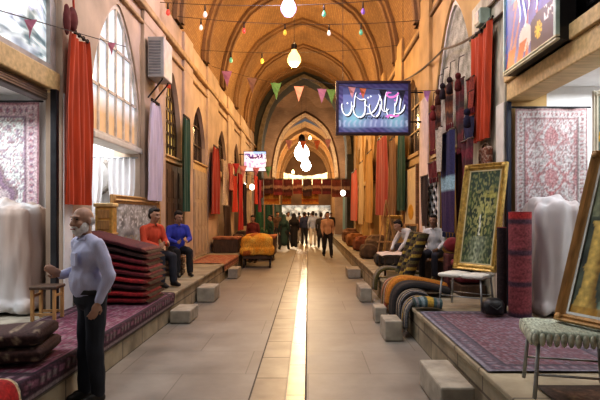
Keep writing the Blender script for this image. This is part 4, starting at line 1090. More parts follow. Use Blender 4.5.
def person(label, loc, rz, J, skin, shirt, trous, hair=(.02,.015,.012), H=1.72, scale=None, voxel=.014, sleeve='long', beard=None, bald=False, coat=0, chador=False, head_yaw=0, head_pitch=0, shoes=(.02,.018,.016), group=None, fine=False, girth=1.0):
    S = (scale or H/1.72); J = {k: Vector(v) for k, v in J.items()}
    skm = mat('skin_%.2f_%.2f' % skin[:2], skin, .55, var=.12, scale=12)
    B = MB(); hd = J['head']; nk = J['neck']
    R = (Matrix.Rotation(head_yaw, 3, 'Z') @ Matrix.Rotation(head_pitch, 3, 'X'))
    def h(p): return hd+R @ Vector(p)
    def he(mb, c, r): mb.ell(h(c), r, R)
    he(B, (0,.012,.03), (.076,.094,.088)); he(B, (0,-.02,-.035), (.060,.068,.085)); he(B, (0,-.045,-.085), (.036,.034,.030))
    B.cap(h((0,-.088,.02)), .011, h((0,-.112,-.026)), .017)                     # nose
    he(B, (.013,-.098,-.030), (.012,.012,.009)); he(B, (-.013,-.098,-.030), (.012,.012,.009))
    he(B, (0,-.080,.040), (.055,.018,.012))                                     # brow
    he(B, (.036,-.060,-.02), (.024,.026,.024)); he(B, (-.036,-.060,-.02), (.024,.026,.024))
    he(B, (0,-.082,-.062), (.026,.014,.008)); he(B, (0,-.080,-.074), (.022,.014,.008))   # lips
    for s in (-1, 1): he(B, (s*.078,.012,-.005), (.010,.020,.032))
    B.cap(nk-Vector((0,0,.05)), .060, h((0,.015,-.06)), .050)
    ch, be, pe = J['chest'], J['belly'], J['pelvis']
    B.cap(pe, .08, be, .08); B.cap(be, .08, ch, .085); B.cap(J['shL'], .05, J['shR'], .05); B.cap(ch, .085, nk-Vector((0,0,.03)), .06)
    for s in 'LR':
        B.cap(J['sh'+s], .046, J['el'+s], .038); B.cap(J['el'+s], .038, J['wr'+s], .026)
        B.cap(J['hip'+s], .075, J['kn'+s], .052); B.cap(J['kn'+s], .052, J['an'+s], .036)
        an = J['an'+s]; B.cap(an, .036, an+Vector((0,-.1,-.05)), .028)
        wr, ha = J['wr'+s], J['ha'+s]; d = (ha-wr).normalized(); sd = d.cross(Vector((1,0,0))); sd = sd.normalized() if sd.length > .1 else Vector((0,1,0))
        nr = d.cross(sd).normalized()
        Rm = Matrix((sd, nr, d)).transposed()
        B.ell(wr+d*.045, (.040,.017,.052), Rm)
        sx = 1 if s == 'L' else -1
        for k, (o, L) in enumerate(((-.030,.062),(-.010,.075),(.010,.072),(.029,.056))):
            a = wr+d*.085+sd*o; m_ = a+d*L*.5+nr*.010*(k*.3+1); e = m_+d*L*.38+nr*.022
            B.cap(a, .0095, m_, .0088, 8); B.cap(m_, .0088, e, .0075, 8)
        a = wr+d*.03-sd*.034; m_ = a-sd*.022+d*.030+nr*.008; B.cap(a, .012, m_, .0105, 8); B.cap(m_, .0105, m_+d*.028+nr*.006, .0085, 8)
    body = remesh(B, 'person', skm, None, voxel*.62 if fine else voxel, 2)
    tag(body, label, 'person', group); body.location = loc; body.rotation_euler = (0,0,rz); body.scale = (S, S, S)
    # eyes
    for s in (-1, 1):
        e = MB(); e.ell(h((s*.030,-.079,.018)), (.013,.009,.007), R, 8, 6); e.build('eye', mat('eye_dark', (.03,.02,.015), .2), body, True)
        if fine:
            e = MB(); e.cap(h((s*.016,-.094,.037)), .004, h((s*.046,-.085,.038)), .003); e.build('eyebrow', mat('grey_brow', (.22,.2,.19), .9), body, True)
    # shirt
    T = MB()
    T.ell(ch, (.180*girth,.122*girth,.17)); T.ell(be, (.165*girth,.128*girth,.18)); T.cap(J['shL'], .062, J['shR'], .062); T.cap(ch, .12, nk-Vector((0,.0,.045)), .070)
    if fine: T.ell(pe+Vector((0,0,.12)), (.178*girth,.142*girth,.125)); T.cap(ch, .12*girth, pe+Vector((0,0,.14)), .122*girth)
    else: T.ell(pe+Vector((0,0,.02)), (.170*girth,.128*girth,.12)); T.cap(ch, .12*girth, pe, .122*girth)
    if coat: T.cap(pe, .15, pe+Vector((0,0,-coat)), .18)
    for s in 'LR':
        el, wr = J['el'+s], J['wr'+s]
        T.cap(nk-Vector((0,0,.03)), .062, J['sh'+s], .060)
        T.cap(J['sh'+s], .068, el, .056)
        if sleeve == 'long': T.cap(el, .056, el.lerp(wr, .93), .040)
        else: T.cap(el, .056, el.lerp(wr, .12), .050)
    if isinstance(shirt, tuple): shm = mat('shirt_%.2f_%.2f_%.2f' % shirt, shirt, .85, var=.12, scale=14, stretch=(3,3,.4))
    else: shm = shirt
    remesh(T, 'shirt', shm, body, voxel, 3, .016 if fine else .010, 9 if fine else 7, (1,1,.6))
    # collar
    c = MB(); n = 14; nb = nk+Vector((0,-.002,-.012))
    vs = []
    for k in range(n+1):
        q = -PI/2+.28+(2*PI-.56)*k/n; r0, r1 = .072, .064
        vs += [nb+Vector((r0*math.cos(q), r0*math.sin(q)*.95, -.030)), nb+Vector((r1*math.cos(q), r1*math.sin(q)*.95, .018)), nb+Vector((r0*1.16*math.cos(q), r0*1.16*math.sin(q), -.022))]
    c.add(vs, [f for k in range(n) for f in ((3*k,3*k+3,3*k+4,3*k+1),(3*k+1,3*k+4,3*k+5,3*k+2))]); c.build('collar', shm, body, True)
    # trousers
    P = MB(); P.ell(pe+Vector((0,0,-.02)), (.155*girth,.118*girth,.12))
    if fine: P.tube([pe+Vector((0,0,-.05)), pe+Vector((0,0,.075))], [.14, .145], 24)
    for s in 'LR':
        P.cap(J['hip'+s], .098, J['kn'+s], .076); P.cap(J['kn'+s], .076, J['an'+s]+Vector((0,0,.01)), .062)
    trm = mat('trousers_%.2f_%.2f_%.2f' % trous, trous, .85, var=.2, scale=9, stretch=(3,3,.5))
    remesh(P, 'trousers', trm, body, voxel, 3, .010, 6)
    if coat < .5:
        for s in 'LR':
            an = J['an'+s]; O = MB(); O.cap(an+Vector((0,.02,-.045)), .045, an+Vector((0,-.13,-.055)), .036); O.ell(an+Vector((0,-.04,-.03)), (.045,.08,.04))
            o = remesh(O, 'shoe', mat('shoe_leather', shoes, .4), body, max(voxel, .014), 2)
            for v in o.data.vertices: v.co.z = max(v.co.z, an.z-.088)
    # hair
    hm = mat('hair_%.2f' % hair[0], hair, .8, var=.4, scale=30)
    A = MB()
    if bald:
        for s in (-1, 1): he(A, (s*.064,.040,-.005), (.018,.048,.038))
        he(A, (0,.086,-.01), (.05,.020,.042))
    elif not chador:
        he(A, (0,.035,.055), (.084,.088,.085)); he(A, (0,.07,.0), (.072,.055,.075)); he(A, (0,-.035,.10), (.062,.05,.035))
    else:
        he(A, (0,.03,.02), (.105,.11,.13)); A.cap(h((0,.05,-.05)), .11, nk-Vector((0,-.02,.15)), .2)
    if A.v: remesh(A, 'hair' if not chador else 'headscarf', hm if not chador else shm, body, .011, 2, .004, 30)
    if beard:
        D = MB(); he(D, (0,-.050,-.085), (.052,.046,.044)); he(D, (.05,-.02,-.055), (.020,.045,.05)); he(D, (-.05,-.02,-.055), (.020,.045,.05)); he(D, (0,-.050,-.112), (.036,.033,.026)); D.cap(h((-.032,-.088,-.048)), .008, h((.032,-.088,-.048)), .008)
        remesh(D, 'beard', mat('white_beard', beard, .9, var=.2, scale=40), body, .009, 2, .003, 40)
        L = MB(); L.cap(h((-.022,-.103,-.066)), .0055, h((.022,-.103,-.066)), .0055); L.build('mouth', mat('lip', (.28,.11,.09), .5), body, True)
    return body
SK1, SK2, SK3 = (.42,.25,.17), (.30,.17,.11), (.48,.31,.22)
# old man in the foreground
OLD = dict(STAND, pelvis=(0,-.01,.93), belly=(0,-.04,1.06), chest=(0,-.035,1.28), neck=(0,-.045,1.47), shL=(.182,-.02,1.395), shR=(-.182,-.05,1.395), elL=(.235,.05,1.14), wrL=(.215,-.03,.90), haL=(.21,-.06,.82), elR=(-.25,-.0,1.15), wrR=(-.19,-.21,1.12), haR=(-.165,-.27,1.16), knL=(.10,-.015,.50), anL=(.09,.02,.09), knR=(-.09,-.02,.5), anR=(-.085,-.03,.09), head=(0,-.085,1.60))
stripe = mat('lavender_shirt', (.47,.49,.66), .85, var=.10, scale=40, stretch=(8,8,.2))
m = person('balding white-bearded old man in pale lavender shirt standing beside the left platform', (-1.918, 4.62, 0), -.82, OLD, (.40,.24,.17), stripe, (.020,.024,.034), (.45,.43,.42), 1.72, voxel=.011, beard=(.62,.60,.57), bald=True, girth=1.12, head_yaw=.35, head_pitch=.05, fine=True)
g = MB()
for k in range(5): g.lathe([(.001,-.004),(.007,0),(.001,.004)], 8, (0, -.188, 1.36-.07*k))
g.build('button', mat('shirt_button', (.7,.68,.62), .4), m)
g = MB(); g.bbox(.045,.135,-.190,-.172,1.22,1.33,.006); g.build('breast_pocket', stripe, m)
g = MB(); g.lathe([(.14,-.022),(.186,-.02),(.186,.02),(.14,.022)], 28, (0,0,0)); 
for p in g.v: p.y *= .82; p.z += .985
g.build('belt', M['black'], m, True)
# seated pair on the left
def platf(x, y): return (x, y, PZ+.0)
SITF = dict(SIT, haL=(.05,-.42,.74), wrL=(.10,-.34,.70), haR=(-.05,-.40,.72), wrR=(-.10,-.33,.68))
person('seated dark-haired man in orange-red shirt in front of the wide silvery picture', (-2.74, 9.0, PZ+.01), 1.0, SITF, SK1, (.55,.085,.04), (.03,.035,.05), H=1.74, head_yaw=.1, head_pitch=.12)
person('seated young man in bright blue jacket leaning forward on the left bench', (-2.66, 10.55, PZ+.01), .55, SITF, SK1, (.045,.06,.40), (.018,.018,.022), H=1.68, head_yaw=.2, head_pitch=.25)
for lb, x, y in (('dark wooden crate seat under the man in orange', -2.76, 8.98), ('dark wooden crate seat under the youth in blue', -2.72, 10.58)):
    t = thing('crate_seat', lb, 'crate', (x, y, PZ+.005), .1); g = MB()
    for k in range(3): g.bbox(-.19,.19,-.19,.19,.02+k*.105,.10+k*.105,.006)
    g.build('slatted_box', M['darkwood'], t); g = MB(); g.bbox(-.2,.2,-.2,.2,.335,.362,.006); g.build('lid', M['wood'], t)
# right side
person('seated dark-faced man in white-collared jacket before the lattice screen', (2.40, 9.82, PZ+.03), -.55, SIT, SK2, (.62,.62,.62), (.05,.05,.07), H=1.56, head_yaw=.1)
t = thing('crate_seat', 'dark low chest seat under the man before the lattice', 'crate', (2.44, 9.86, PZ+.005), -.5); g = MB(); g.bbox(-.2,.2,-.2,.2,0,.335,.01); g.build('slatted_box', M['darkwood'], t); g = MB(); g.bbox(-.17,.17,-.17,.17,.335,.36,.005); g.build('lid', M['wood'], t)
BEND = {k: tuple(rotx(v, SIT['pelvis'], .62)) if k in ('belly','chest','neck','head','shL','shR') else v for k, v in SIT.items()}
BEND.update(elL=(.24,-.42,.62), wrL=(.17,-.56,.42), haL=(.15,-.62,.36), elR=(-.24,-.42,.62), wrR=(-.17,-.56,.42), haR=(-.15,-.62,.36))
person('black-haired person in white shirt bending over the goods on the right platform', (2.40, 11.6, PZ+.06), -1.2, BEND, SK1, (.66,.64,.62), (.06,.05,.05), H=1.6, head_pitch=.35)
t = thing('crate_seat', 'small dark box seat under the bending person in white', 'crate', (2.46, 11.62, PZ+.005), -1.2); g = MB(); g.bbox(-.18,.18,-.18,.18,0,.36,.01); g.build('slatted_box', M['darkwood'], t); g = MB(); g.bbox(-.19,.19,-.19,.19,.36,.385,.005); g.build('lid', M['wood'], t)
# walkers
V = .02
person('walking man in tan shirt and black trousers, nearest walker in the passage', (xs(327.5,19.6), 19.6, 0), .15, WALK, SK1, (.50,.31,.19), (.016,.015,.016), voxel=V)
person('walker in light blue shirt and white trousers before the far arch', (xs(313,26.5), 26.5, 0), PI, WALKB, SK1, (.36,.44,.66), (.66,.64,.62), H=1.78, voxel=V)
person('walker in navy jacket left of the light blue shirt', (xs(304.5,28.0), 28.0, 0), PI, STAND, SK1, (.03,.04,.10), (.02,.02,.03), H=1.74, voxel=V)
person('walker in dark grey coat just behind the tan-shirted man', (xs(321,24.2), 24.2, 0), PI, WALK, SK1, (.035,.035,.04), (.02,.02,.025), H=1.70, voxel=V, coat=.2)
person('walker in dusty pink top in the far crowd', (xs(300,29.5), 29.5, 0), .4, STAND, SK3, (.52,.26,.26), (.45,.42,.40), H=1.55, voxel=V)
person('woman in long black robe and headscarf in the far crowd', (xs(294,24.6), 24.6, 0), PI, WALK, SK3, (.018,.018,.022), (.018,.018,.02), H=1.66, voxel=V, coat=.62, chador=True)
person('woman in dark teal coat and headscarf at the left of the crowd', (xs(284,23.2), 23.2, 0), 2.6, WALKB, SK3, (.03,.075,.07), (.02,.03,.03), H=1.62, voxel=V, coat=.5, chador=True)
person('walker in white shirt at the left of the far crowd', (xs(288.5,29.8), 29.8, 0), 0, WALK, SK1, (.66,.66,.66), (.05,.06,.1), H=1.76, voxel=V)
person('walker in brown jacket farthest left of the crowd', (xs(277.5,27.5), 27.5, 0), .5, STAND, SK1, (.10,.06,.04), (.03,.03,.04), H=1.76, voxel=V)
person('stooping person in dark green jacket beside the orange covered cart', (xs(271,20.6), 20.6, 0), -1.2, STAND, SK1, (.025,.075,.05), (.02,.025,.02), H=1.6, voxel=V)
person('far walker in grey-blue shirt beyond the arch', (xs(308.5,33.5), 33.5, 0), PI, WALK, SK1, (.20,.25,.34), (.04,.04,.05), H=1.75, voxel=V)
person('far walker in black beyond the arch, right side', (xs(331,32.2), 32.2, 0), 0, WALKB, SK1, (.03,.03,.03), (.03,.03,.03), H=1.72, voxel=V)

for lb, px, d_, J_, sh, tr, rz_, H_ in (('far walker in red-brown shirt beyond the arch, left side',287,34.5,WALK,(.20,.06,.04),(.03,.03,.04),.2,1.72),('far walker in pale blue shirt beyond the arch between darker people',299,36,WALKB,(.40,.46,.56),(.05,.05,.07),PI,1.75),
  ('far walker in charcoal clothes deep under the crossing',303.5,38,STAND,(.04,.04,.045),(.03,.03,.03),0,1.7),('far walker in cream shirt deep under the crossing',316,37.5,WALK,(.60,.56,.46),(.06,.05,.05),PI,1.72),
  ('far walker in purple top at the right of the crossing',325.5,35.5,WALKB,(.18,.06,.20),(.03,.03,.04),.1,1.62),('far walker in olive jacket at the left of the crossing',281.5,33.2,STAND,(.09,.09,.05),(.03,.03,.03),2.8,1.74),
  ('farthest tiny walker in black in the bright street end',306,48,WALK,(.02,.02,.02),(.02,.02,.02),0,1.72),('farthest tiny walker in white in the bright street end',311,46,WALK,(.6,.6,.6),(.05,.05,.08),0,1.72)):
    person(lb, (xs(px,d_), d_, 0), rz_, J_, SK1, sh, tr, H=H_, voxel=.026)

person('vendor in dark brown and red standing behind the orange covered cart', (xs(253,17.75), 17.75, 0), -.3, STAND, SK1, (.16,.03,.025), (.03,.02,.02), H=1.6, voxel=.018, head_pitch=.3)
# ------------------------------------------------------------------ hanging goods
def hangcloth(label, X, d0, d1, zt, zb, colf, name='hanging_kilim', cat='kilim', grp=None, fold=.02, tassel=None, across=False, cx=None, cy=None):
    wd, h = abs(d1-d0), zt-zb
    t = thing(name, label, cat, (X, (d0+d1)/2, zb) if not across else (cx, cy, zb), group=grp)
    def f(u, v):
        a, b = fold*math.sin(u*9+v*2)+fold*.5*math.sin(u*21), (u-.5)*wd
        return (a, b, v*h) if not across else (b, a, v*h)
    g = MB(); nu, nv = max(8, min(24, int(wd*24))), max(10, min(36, int(h*20))); g.grid(f, nu, nv, colf); g.build('cloth', M['pile'], t, True)
    e = MB(); p0, p1 = f(0, 1), f(1, 1); e.tube([p0, p1], .014, 6); e.build('hanging_rod', M['darkwood'], t)
    if tassel:
        for k in range(6):
            e = MB(); p = Vector(f((k+.5)/6, 0)); e.lathe([(.004,0),(.014,-.02),(.018,-.09),(.002,-.1)], 6, p); e.build('tassel', tassel, t)
    return t
def plainc(c, v=.3, s=1): return lambda a, b: dk(c, 1+v*N(a*5*s, b*4*s, c[0]*9))
def bands(cols, n, seed=0): return lambda u, v: dk(cols[int(v*n+.3*N(u*2, v*2, seed)) % len(cols)], 1+.3*N(u*9, v*12, seed))
def nav(u, v): return (.33,.55,.66) if .42 < v < .56 else ((.03,.035,.12) if v > .42 else (.055,.03,.10))
X = 2.40
def hx(label, xa, xb, yt, yb, colf, X=2.45, **k):
    da, db = DX(xb, X), DX(xa, X); dm = (da+db)/2
    return hangcloth(label, X, da, db, ZY(yt, dm), ZY(yb, dm), (lambda u, v: dk(colf(u, v), .8)), **k)
TS = mat('maroon_tassel', (.14,.02,.03), .9); TB = mat('navy_tassel', (.02,.025,.07), .9)
hx('navy hanging cloth with pale blue band beside the lattice screen', 441, 454, 132, 232, nav, tassel=TB)
hx('maroon kilim hung on the pink pier high on the right', 429.5, 434.5, 112, 150, plainc((.20,.04,.035)), X=2.5, tassel=TS)
hx('dark brown banded kilim hung second from the pink pier', 435.5, 440, 98, 168, bands([(.12,.05,.03),(.05,.02,.02),(.22,.09,.05)], 11), X=2.5)
hx('brown and red banded kilim hung high below the marble window', 445, 452, 84, 124, bands([(.17,.05,.03),(.06,.03,.025),(.28,.12,.05)], 7), X=2.52, tassel=TS)
hx('rust-red kilim hung just left of the red curtain', 467, 473, 78, 108, plainc((.28,.05,.03)), X=2.505, tassel=TS)
hx('dark wine kilim hung in the middle of the right display', 456, 463, 80, 148, bands([(.09,.02,.025),(.16,.03,.035),(.05,.03,.03)], 9, 2), X=2.5, tassel=TS)
hx('navy swag cloth hung under the rust-red kilim', 464, 473, 118, 138, plainc((.03,.03,.085)), X=2.5)
hx('maroon saddle cloth hung at the edge of the red curtain', 462, 472, 140, 176, bands([(.18,.02,.04),(.08,.02,.03)], 4), X=2.40, tassel=TB)
hx('long red-brown cloth hung behind the garden painting', 456, 462, 152, 236, plainc((.20,.06,.05)), X=2.62)
hx('cream narrow cloth strip hung in the right display', 436, 441, 128, 172, plainc((.55,.50,.42), .15), X=2.35)
hx('dark red fringed saddlebag hung above the lattice screen', 428.6, 437, 162, 178, plainc((.17,.025,.03)), X=2.42, tassel=TS, name='hanging_bag', cat='bag')
hx('dark blue-black cloth hung left of the lattice screen', 421, 427, 176, 226, plainc((.045,.03,.025)), X=2.40)
for i, (px, py, c) in enumerate(((442.5,86,(.03,.02,.03)),(449.5,80,(.04,.02,.025)),(458,76,(.12,.02,.02)),(467,112,(.02,.02,.05)),(433,108,(.2,.03,.03)),(438,92,(.1,.03,.02)))):
    d = DX(px, 2.40)
    t = thing('hanging_tassel_ball', ['black woollen tassel left of the banded kilim high on the right','near-black tassel topmost over the banded kilim','dark red tassel between the kilims at the marble window','navy tassel beside the rust-red kilim','red tassel on the pink pier','brown tassel by the second banded kilim'][i], 'tassel', (2.40, d, ZY(py, d)))
    g = MB(); g.ell((0,0,0), (.05,.05,.055), None, 10, 8); g.lathe([(.02,-.04),(.05,-.10),(.06,-.22),(.03,-.24)], 10); g.build('wool', mat('wool_%d' % i, c, .95, var=.4, scale=30), t, True)
    g = MB(); g.tube([(0,0,.05),(.02,0,.3),(.1,0,.34)], .008, 5); g.build('cord', M['cord'], t)
# lattice screen
t = thing('lattice_screen', 'white diamond lattice screen behind the seated dark-faced man', 'screen', (2.53, 10.72, .90))
g = MB(); Wd, Hh = 1.3, 1.5
n = 4
for i in range(-n, n*2):
    a = -Wd/2+i*Wd/n
    for s in (1, -1):
        pts = []
        for z in (0, Hh):
            y = a+s*z*.9*Wd/ (Hh*.62) if s > 0 else a+Wd*1.0-z*.9*Wd/(Hh*.62)
            pts.append((y, z))
        (ya, za), (yb, zb) = pts
        # clip to the frame
        def cl(y, lo, hi): return max(lo, min(hi, y))
        t0, t1 = 0, 1
        dy = yb-ya
        ts = sorted([(-Wd/2-ya)/dy, (Wd/2-ya)/dy]); t0, t1 = max(0, ts[0]), min(1, ts[1])
        if t1-t0 > .03: g.tube([(.006*s, ya+dy*t0, Hh*t0), (.006*s, ya+dy*t1, Hh*t1)], .020, 4)
g.build('lattice', mat('white_lattice', (.66,.67,.66), .6, var=.08), t)
g = MB(); g.box(.026,.034,-Wd/2,Wd/2,0,Hh); g.build('dark_backing_sheet', mat('black_backing', (.02,.018,.02), .9), t)  # dark sheet added so the lattice holes look dark
g = MB(); g.bbox(-.02,.02,-Wd/2-.03,-Wd/2+.02,0,Hh,.006); g.bbox(-.02,.02,Wd/2-.02,Wd/2+.03,0,Hh,.006); g.bbox(-.02,.02,-Wd/2,Wd/2,-.03,.02,.006); g.bbox(-.02,.02,-Wd/2,Wd/2,Hh-.02,Hh+.03,.006); g.build('screen_frame', M['pale'], t)
g = MB(); pass
for a_ in (-.6,.54): g = MB(); g.bbox(-.02,.02,a_,a_+.06,-.46,-.03,.005); g.build('post', M['pale'], t)
# pale doorway panel with yellow oval on the third right bay
t = thing('door_panel', 'pale door panel with a yellow oval on the right wall', 'panel', (2.66, 13.65, .43))
g = MB(); g.bbox(-.02,.02,-1.0,.55,0,2.4,.01); g.build('panel_board', mat('pale_cream', (.78,.66,.44), .6, var=.1), t)
g = MB(); g.ell((-.022,-.3,1.28), (.008,.34,.20)); g.build('oval_emblem', mat('yellow_oval', (.75,.42,.04), .5), t, True)
g = MB(); g.bbox(-.05,.02,-1.06,-1.0,0,2.44,.01); g.bbox(-.05,.02,.55,.61,0,2.44,.01); g.build('panel_frame', M['wood'], t)
# dark red rug-covered table, fabrics on the right platform behind kilims
t = thing('display_table', 'low dark table with pale cloth top on the right platform', 'table', (1.76, 10.78, PZ+.005))
g = MB(); g.bbox(-.26,.26,-.45,.45,.36,.40,.01); g.build('table_top', M['darkwood'], t)
for sx in (-1,1):
    for sy in (-1,1): g = MB(); g.bbox(sx*.22-.02,sx*.22+.02,sy*.4-.02,sy*.4+.02,0,.36,.005); g.build('leg', M['darkwood'], t)
g = MB(); g.grid(lambda u, v: (1.76-.29+.58*u, 10.33+.9*v, PZ+.428+.02*N(u*4, v*5, 1)-.10*(max(0, abs(u-.5)-.40)*8)**1.5*.35), 24, 24); tag(g.build('tablecloth', mat('pinkish_cloth', (.66,.58,.52), .85, var=.15), None, True), 'crumpled pinkish white cloth spread on the low dark table', 'tablecloth')
t = thing('easel', 'thin brown wooden easel standing on the right platform near the red curtain', 'easel', (2.02, 13.4, PZ+.01))
for lx, ly in ((-.28,-.15),(.28,-.15),(.0,.35)):
    g = MB(); g.tube([(lx,ly,0),(0,.05,1.6)], .02, 6); g.build('leg', M['oak'], t)
g = MB(); g.bbox(-.26,.26,-.14,-.07,.5,.54,.006); g.build('ledge', M['oak'], t)
# dark goods heaped on the right platform in the shade
for i, (x, y, lx, ly, hh, c, lb) in enumerate(((1.9,12.55,.6,.5,.34,(.04,.035,.03),'black cloth-covered bundle past the low table on the right'),(1.72,14.6,.5,.7,.40,(.10,.06,.03),'brown bundle on the right platform before the far curtains'),(2.1,15.8,.7,.7,.6,(.16,.10,.05),'tan bundle under the golden curtain'),
    (1.9,17.6,.7,.9,.5,(.20,.07,.03),'rust bundle on the far right platform'),(1.85,20.2,.7,1.2,.5,(.24,.10,.03),'orange-brown bundle on the far right platform'),(1.9,23.2,.7,1.2,.6,(.14,.07,.04),'dark brown bundle at the far end of the right platform'),
    (-2.66,21.2,.7,1.0,.55,(.05,.03,.025),'black bundle on the far left platform beneath the red garments'),(-2.5,18.9,.5,.8,.5,(.09,.05,.03),'dark brown bundle on the left platform past the shutters'))):
    g = MB(); g.bbox(x-lx/2,x+lx/2,y-ly/2,y+ly/2,PZ+.02,PZ+hh*.8,.06); g.bbox(x-lx*.3,x+lx*.3,y-ly*.45,y+ly*.1,PZ+hh*.7,PZ+hh,.04); g.bbox(x-lx*.42,x+lx*.35,y,y+ly*.42,PZ+hh*.7,PZ+hh*.92,.03)
    tag(remesh(g, 'cloth_bundle', mat('bundle_%d' % i, c, .9, var=.5, scale=7), None, .03, 4, .03, 4), lb, 'bundle')
# garments and textiles on the far left
GRP = None
hg = lambda label, xa, xb, yt, yb, c, Xp=-2.95, tas=None: hangcloth(label, Xp, DX(xa, Xp), DX(xb, Xp), ZY(yt, (DX(xa, Xp)+DX(xb, Xp))/2), ZY(yb, (DX(xa, Xp)+DX(xb, Xp))/2), plainc(c) if not callable(c) else c, 'hanging_garment', 'garment', fold=.05)
hg('white long garment hung right after the second red curtain on the left', 222, 226.5, 160, 205, (.66,.58,.48))
hg('dark brown long garment hung below the white one', 223, 231, 206, 246, (.055,.03,.025))
hg('bright red garment hung first in the far left row', 232, 237, 176, 212, (.48,.05,.035))
hg('deep red long garment hung second in the far left row', 238, 242.5, 174, 230, (.38,.025,.03))
hg('black garment hung behind the shop lamps', 243, 246, 184, 226, (.03,.02,.03))
hg('crimson garment hung right of the shop lamps', 254.5, 257, 176, 204, (.52,.06,.04), -2.62)
hg('wine garment hung at the end of the far left row', 258, 260.5, 180, 212, (.24,.03,.07), -2.32)
hg('pink-red garment hung under the far left pennants', 229, 232, 164, 190, (.55,.16,.13), -2.78)
# brick-red awning cloths across the passage before the arch
row = [(-2.75,.5,(.22,.03,.03)),(-2.2,.5,(.10,.025,.03)),(-1.66,.5,(.26,.04,.05)),(-1.12,.5,(.16,.03,.025)),(-.58,.5,(.30,.05,.04)),(-.04,.5,(.09,.03,.03)),(.5,.5,(.24,.04,.03)),(1.04,.5,(.14,.02,.03)),(1.58,.5,(.20,.05,.03)),(2.1,.46,(.10,.03,.03))]
nm = ['leftmost wine-red','second dark maroon','third rosy red','fourth brown-red','fifth bright red, middle','sixth near-black','seventh red','eighth dark wine','ninth rust','rightmost dark brown']
t = thing('hanging_wire_line', 'wire line stretched across the passage carrying the row of red cloths', 'wire'); g = MB(); g.tube([(XL,29.0,3.62),(XR,29.0,3.62)], .02); g.build('wire', M['iron'], t)
for (x, w_, c), n_ in zip(row, nm):
    hangcloth(n_+' cloth in the row hung across the passage before the arch', 0, 0, w_, 3.58, random.uniform(2.55,2.8), bands([dk(c,.6), dk(c, .3), mixc(dk(c,.6), (.45,.35,.25), .35), dk(c,.5)], 5, x), across=True, cx=x, cy=28.95, grp='red cloths hung across the passage')
for x, w_, lb in ((-2.05,.85,'left'),(.12,.95,'middle'),(-1.2,.5,'smaller')):
    hangcloth('%s orange-yellow cloth hung lower behind the red row' % lb, 0, 0, w_, 2.95, 2.22, bands([(.42,.18,.03),(.32,.09,.02),(.45,.24,.05)], 5, x), across=True, cx=x, cy=29.3, grp='orange cloths hung across the passage')
# carts
t = thing('cart', 'cart heaped with orange-gold cloth standing in the passage on the left', 'cart', (xs(257.5,16.4), 16.4, 0), .06)
g = MB(); g.bbox(-.48,.48,-.5,.5,.42,.95,.10); g.ell((0,0,.92),(.42,.42,.14)); g.bbox(-.52,.52,-.54,.54,.40,.62,.05)
remesh(g, 'cover', M['pile'], t, .022, 4, .04, 4, (1,1,.5), lambda co: mixc((.58,.26,.025), (.62,.40,.08), .5+N(co.x*6, co.y*6, co.z*4)) if N(co.x*3, co.y*3, co.z*3) > -.2 else (.36,.11,.02))
g = MB(); g.bbox(-.44,.44,-.46,.46,.28,.40,.01); g.build('cart_bed', M['darkwood'], t)
for sx in (-1,1):
    for sy in (-1,1):
        q = MB(); q.tube([(sx*.40-.025,sy*.36,.135),(sx*.40+.025,sy*.36,.135)], .128, 16); w_ = q.build('wheel', M['black'], t)
        q = MB(); q.tube([(sx*.40,sy*.36,.26),(sx*.40,sy*.36,.30)], .03); q.build('caster_fork', M['iron'], t)
t = thing('cart', 'dark brown box cart draped with a rust cloth on the left behind the orange one', 'cart', (-1.62, 19.0, 0), .0)
g = MB(); g.bbox(-.44,.44,-.6,.6,.20,.80,.03); g.build('box_body', M['darkwood'], t)
g = MB(); g.bbox(-.47,.47,-.63,.63,.78,.90,.05); remesh(g, 'cover', mat('rust_cover', (.34,.13,.06), .9, var=.4), t, .022, 3, .02, 6)
for sx in (-1,1):
    for sy in (-1,1): q = MB(); q.tube([(sx*.34-.02,sy*.45,.105),(sx*.34+.02,sy*.45,.105)], .10, 14); q.build('wheel', M['black'], t)
t = thing('chest', 'dark wooden goods chest on the left platform in front of the red curtain', 'chest', (-2.62, 17.0, PZ+.005))
g = MB(); g.bbox(-.4,.4,-.45,.45,0,.42,.02); g.build('case', M['darkwood'], t)
g = MB(); g.bbox(-.42,.42,-.47,.47,.42,.50,.02); g.build('lid', mat('rust_lid', (.30,.12,.06), .8, var=.4), t)
g = MB(); g.bbox(.40,.412,-.06,.06,.2,.32,.004); g.build('latch', M['goldwood'], t)
# plants / greenery at the passage left
t = thing('potted_plant', 'dark green potted shrub behind the orange cart', 'plant', (-1.78, 22.0, 0))
g = MB(); g.lathe([(.14,0),(.2,.02),(.25,.34),(.27,.36),(.24,.37),(.22,.3)], 16); g.build('pot', mat('clay_pot', (.25,.10,.05), .8), t, True)
g = MB()
for i in range(140):
    a = random.uniform(0, 2*PI); e = random.uniform(-.3, 1.2); r = random.uniform(.15,.42); p = Vector((r*math.cos(a)*math.cos(e), r*math.sin(a)*math.cos(e), .72+r*math.sin(e))); q = Vector((random.uniform(-1,1), random.uniform(-1,1), random.uniform(-.5,1))).normalized()*.09; s = q.orthogonal().normalized()*.03
    g.add([p, p+q*.5+s, p+q, p+q*.5-s], [(0,1,2,3)])
g.build('foliage', mat('dark_leaf', (.03,.09,.04), .6, var=.4), t)

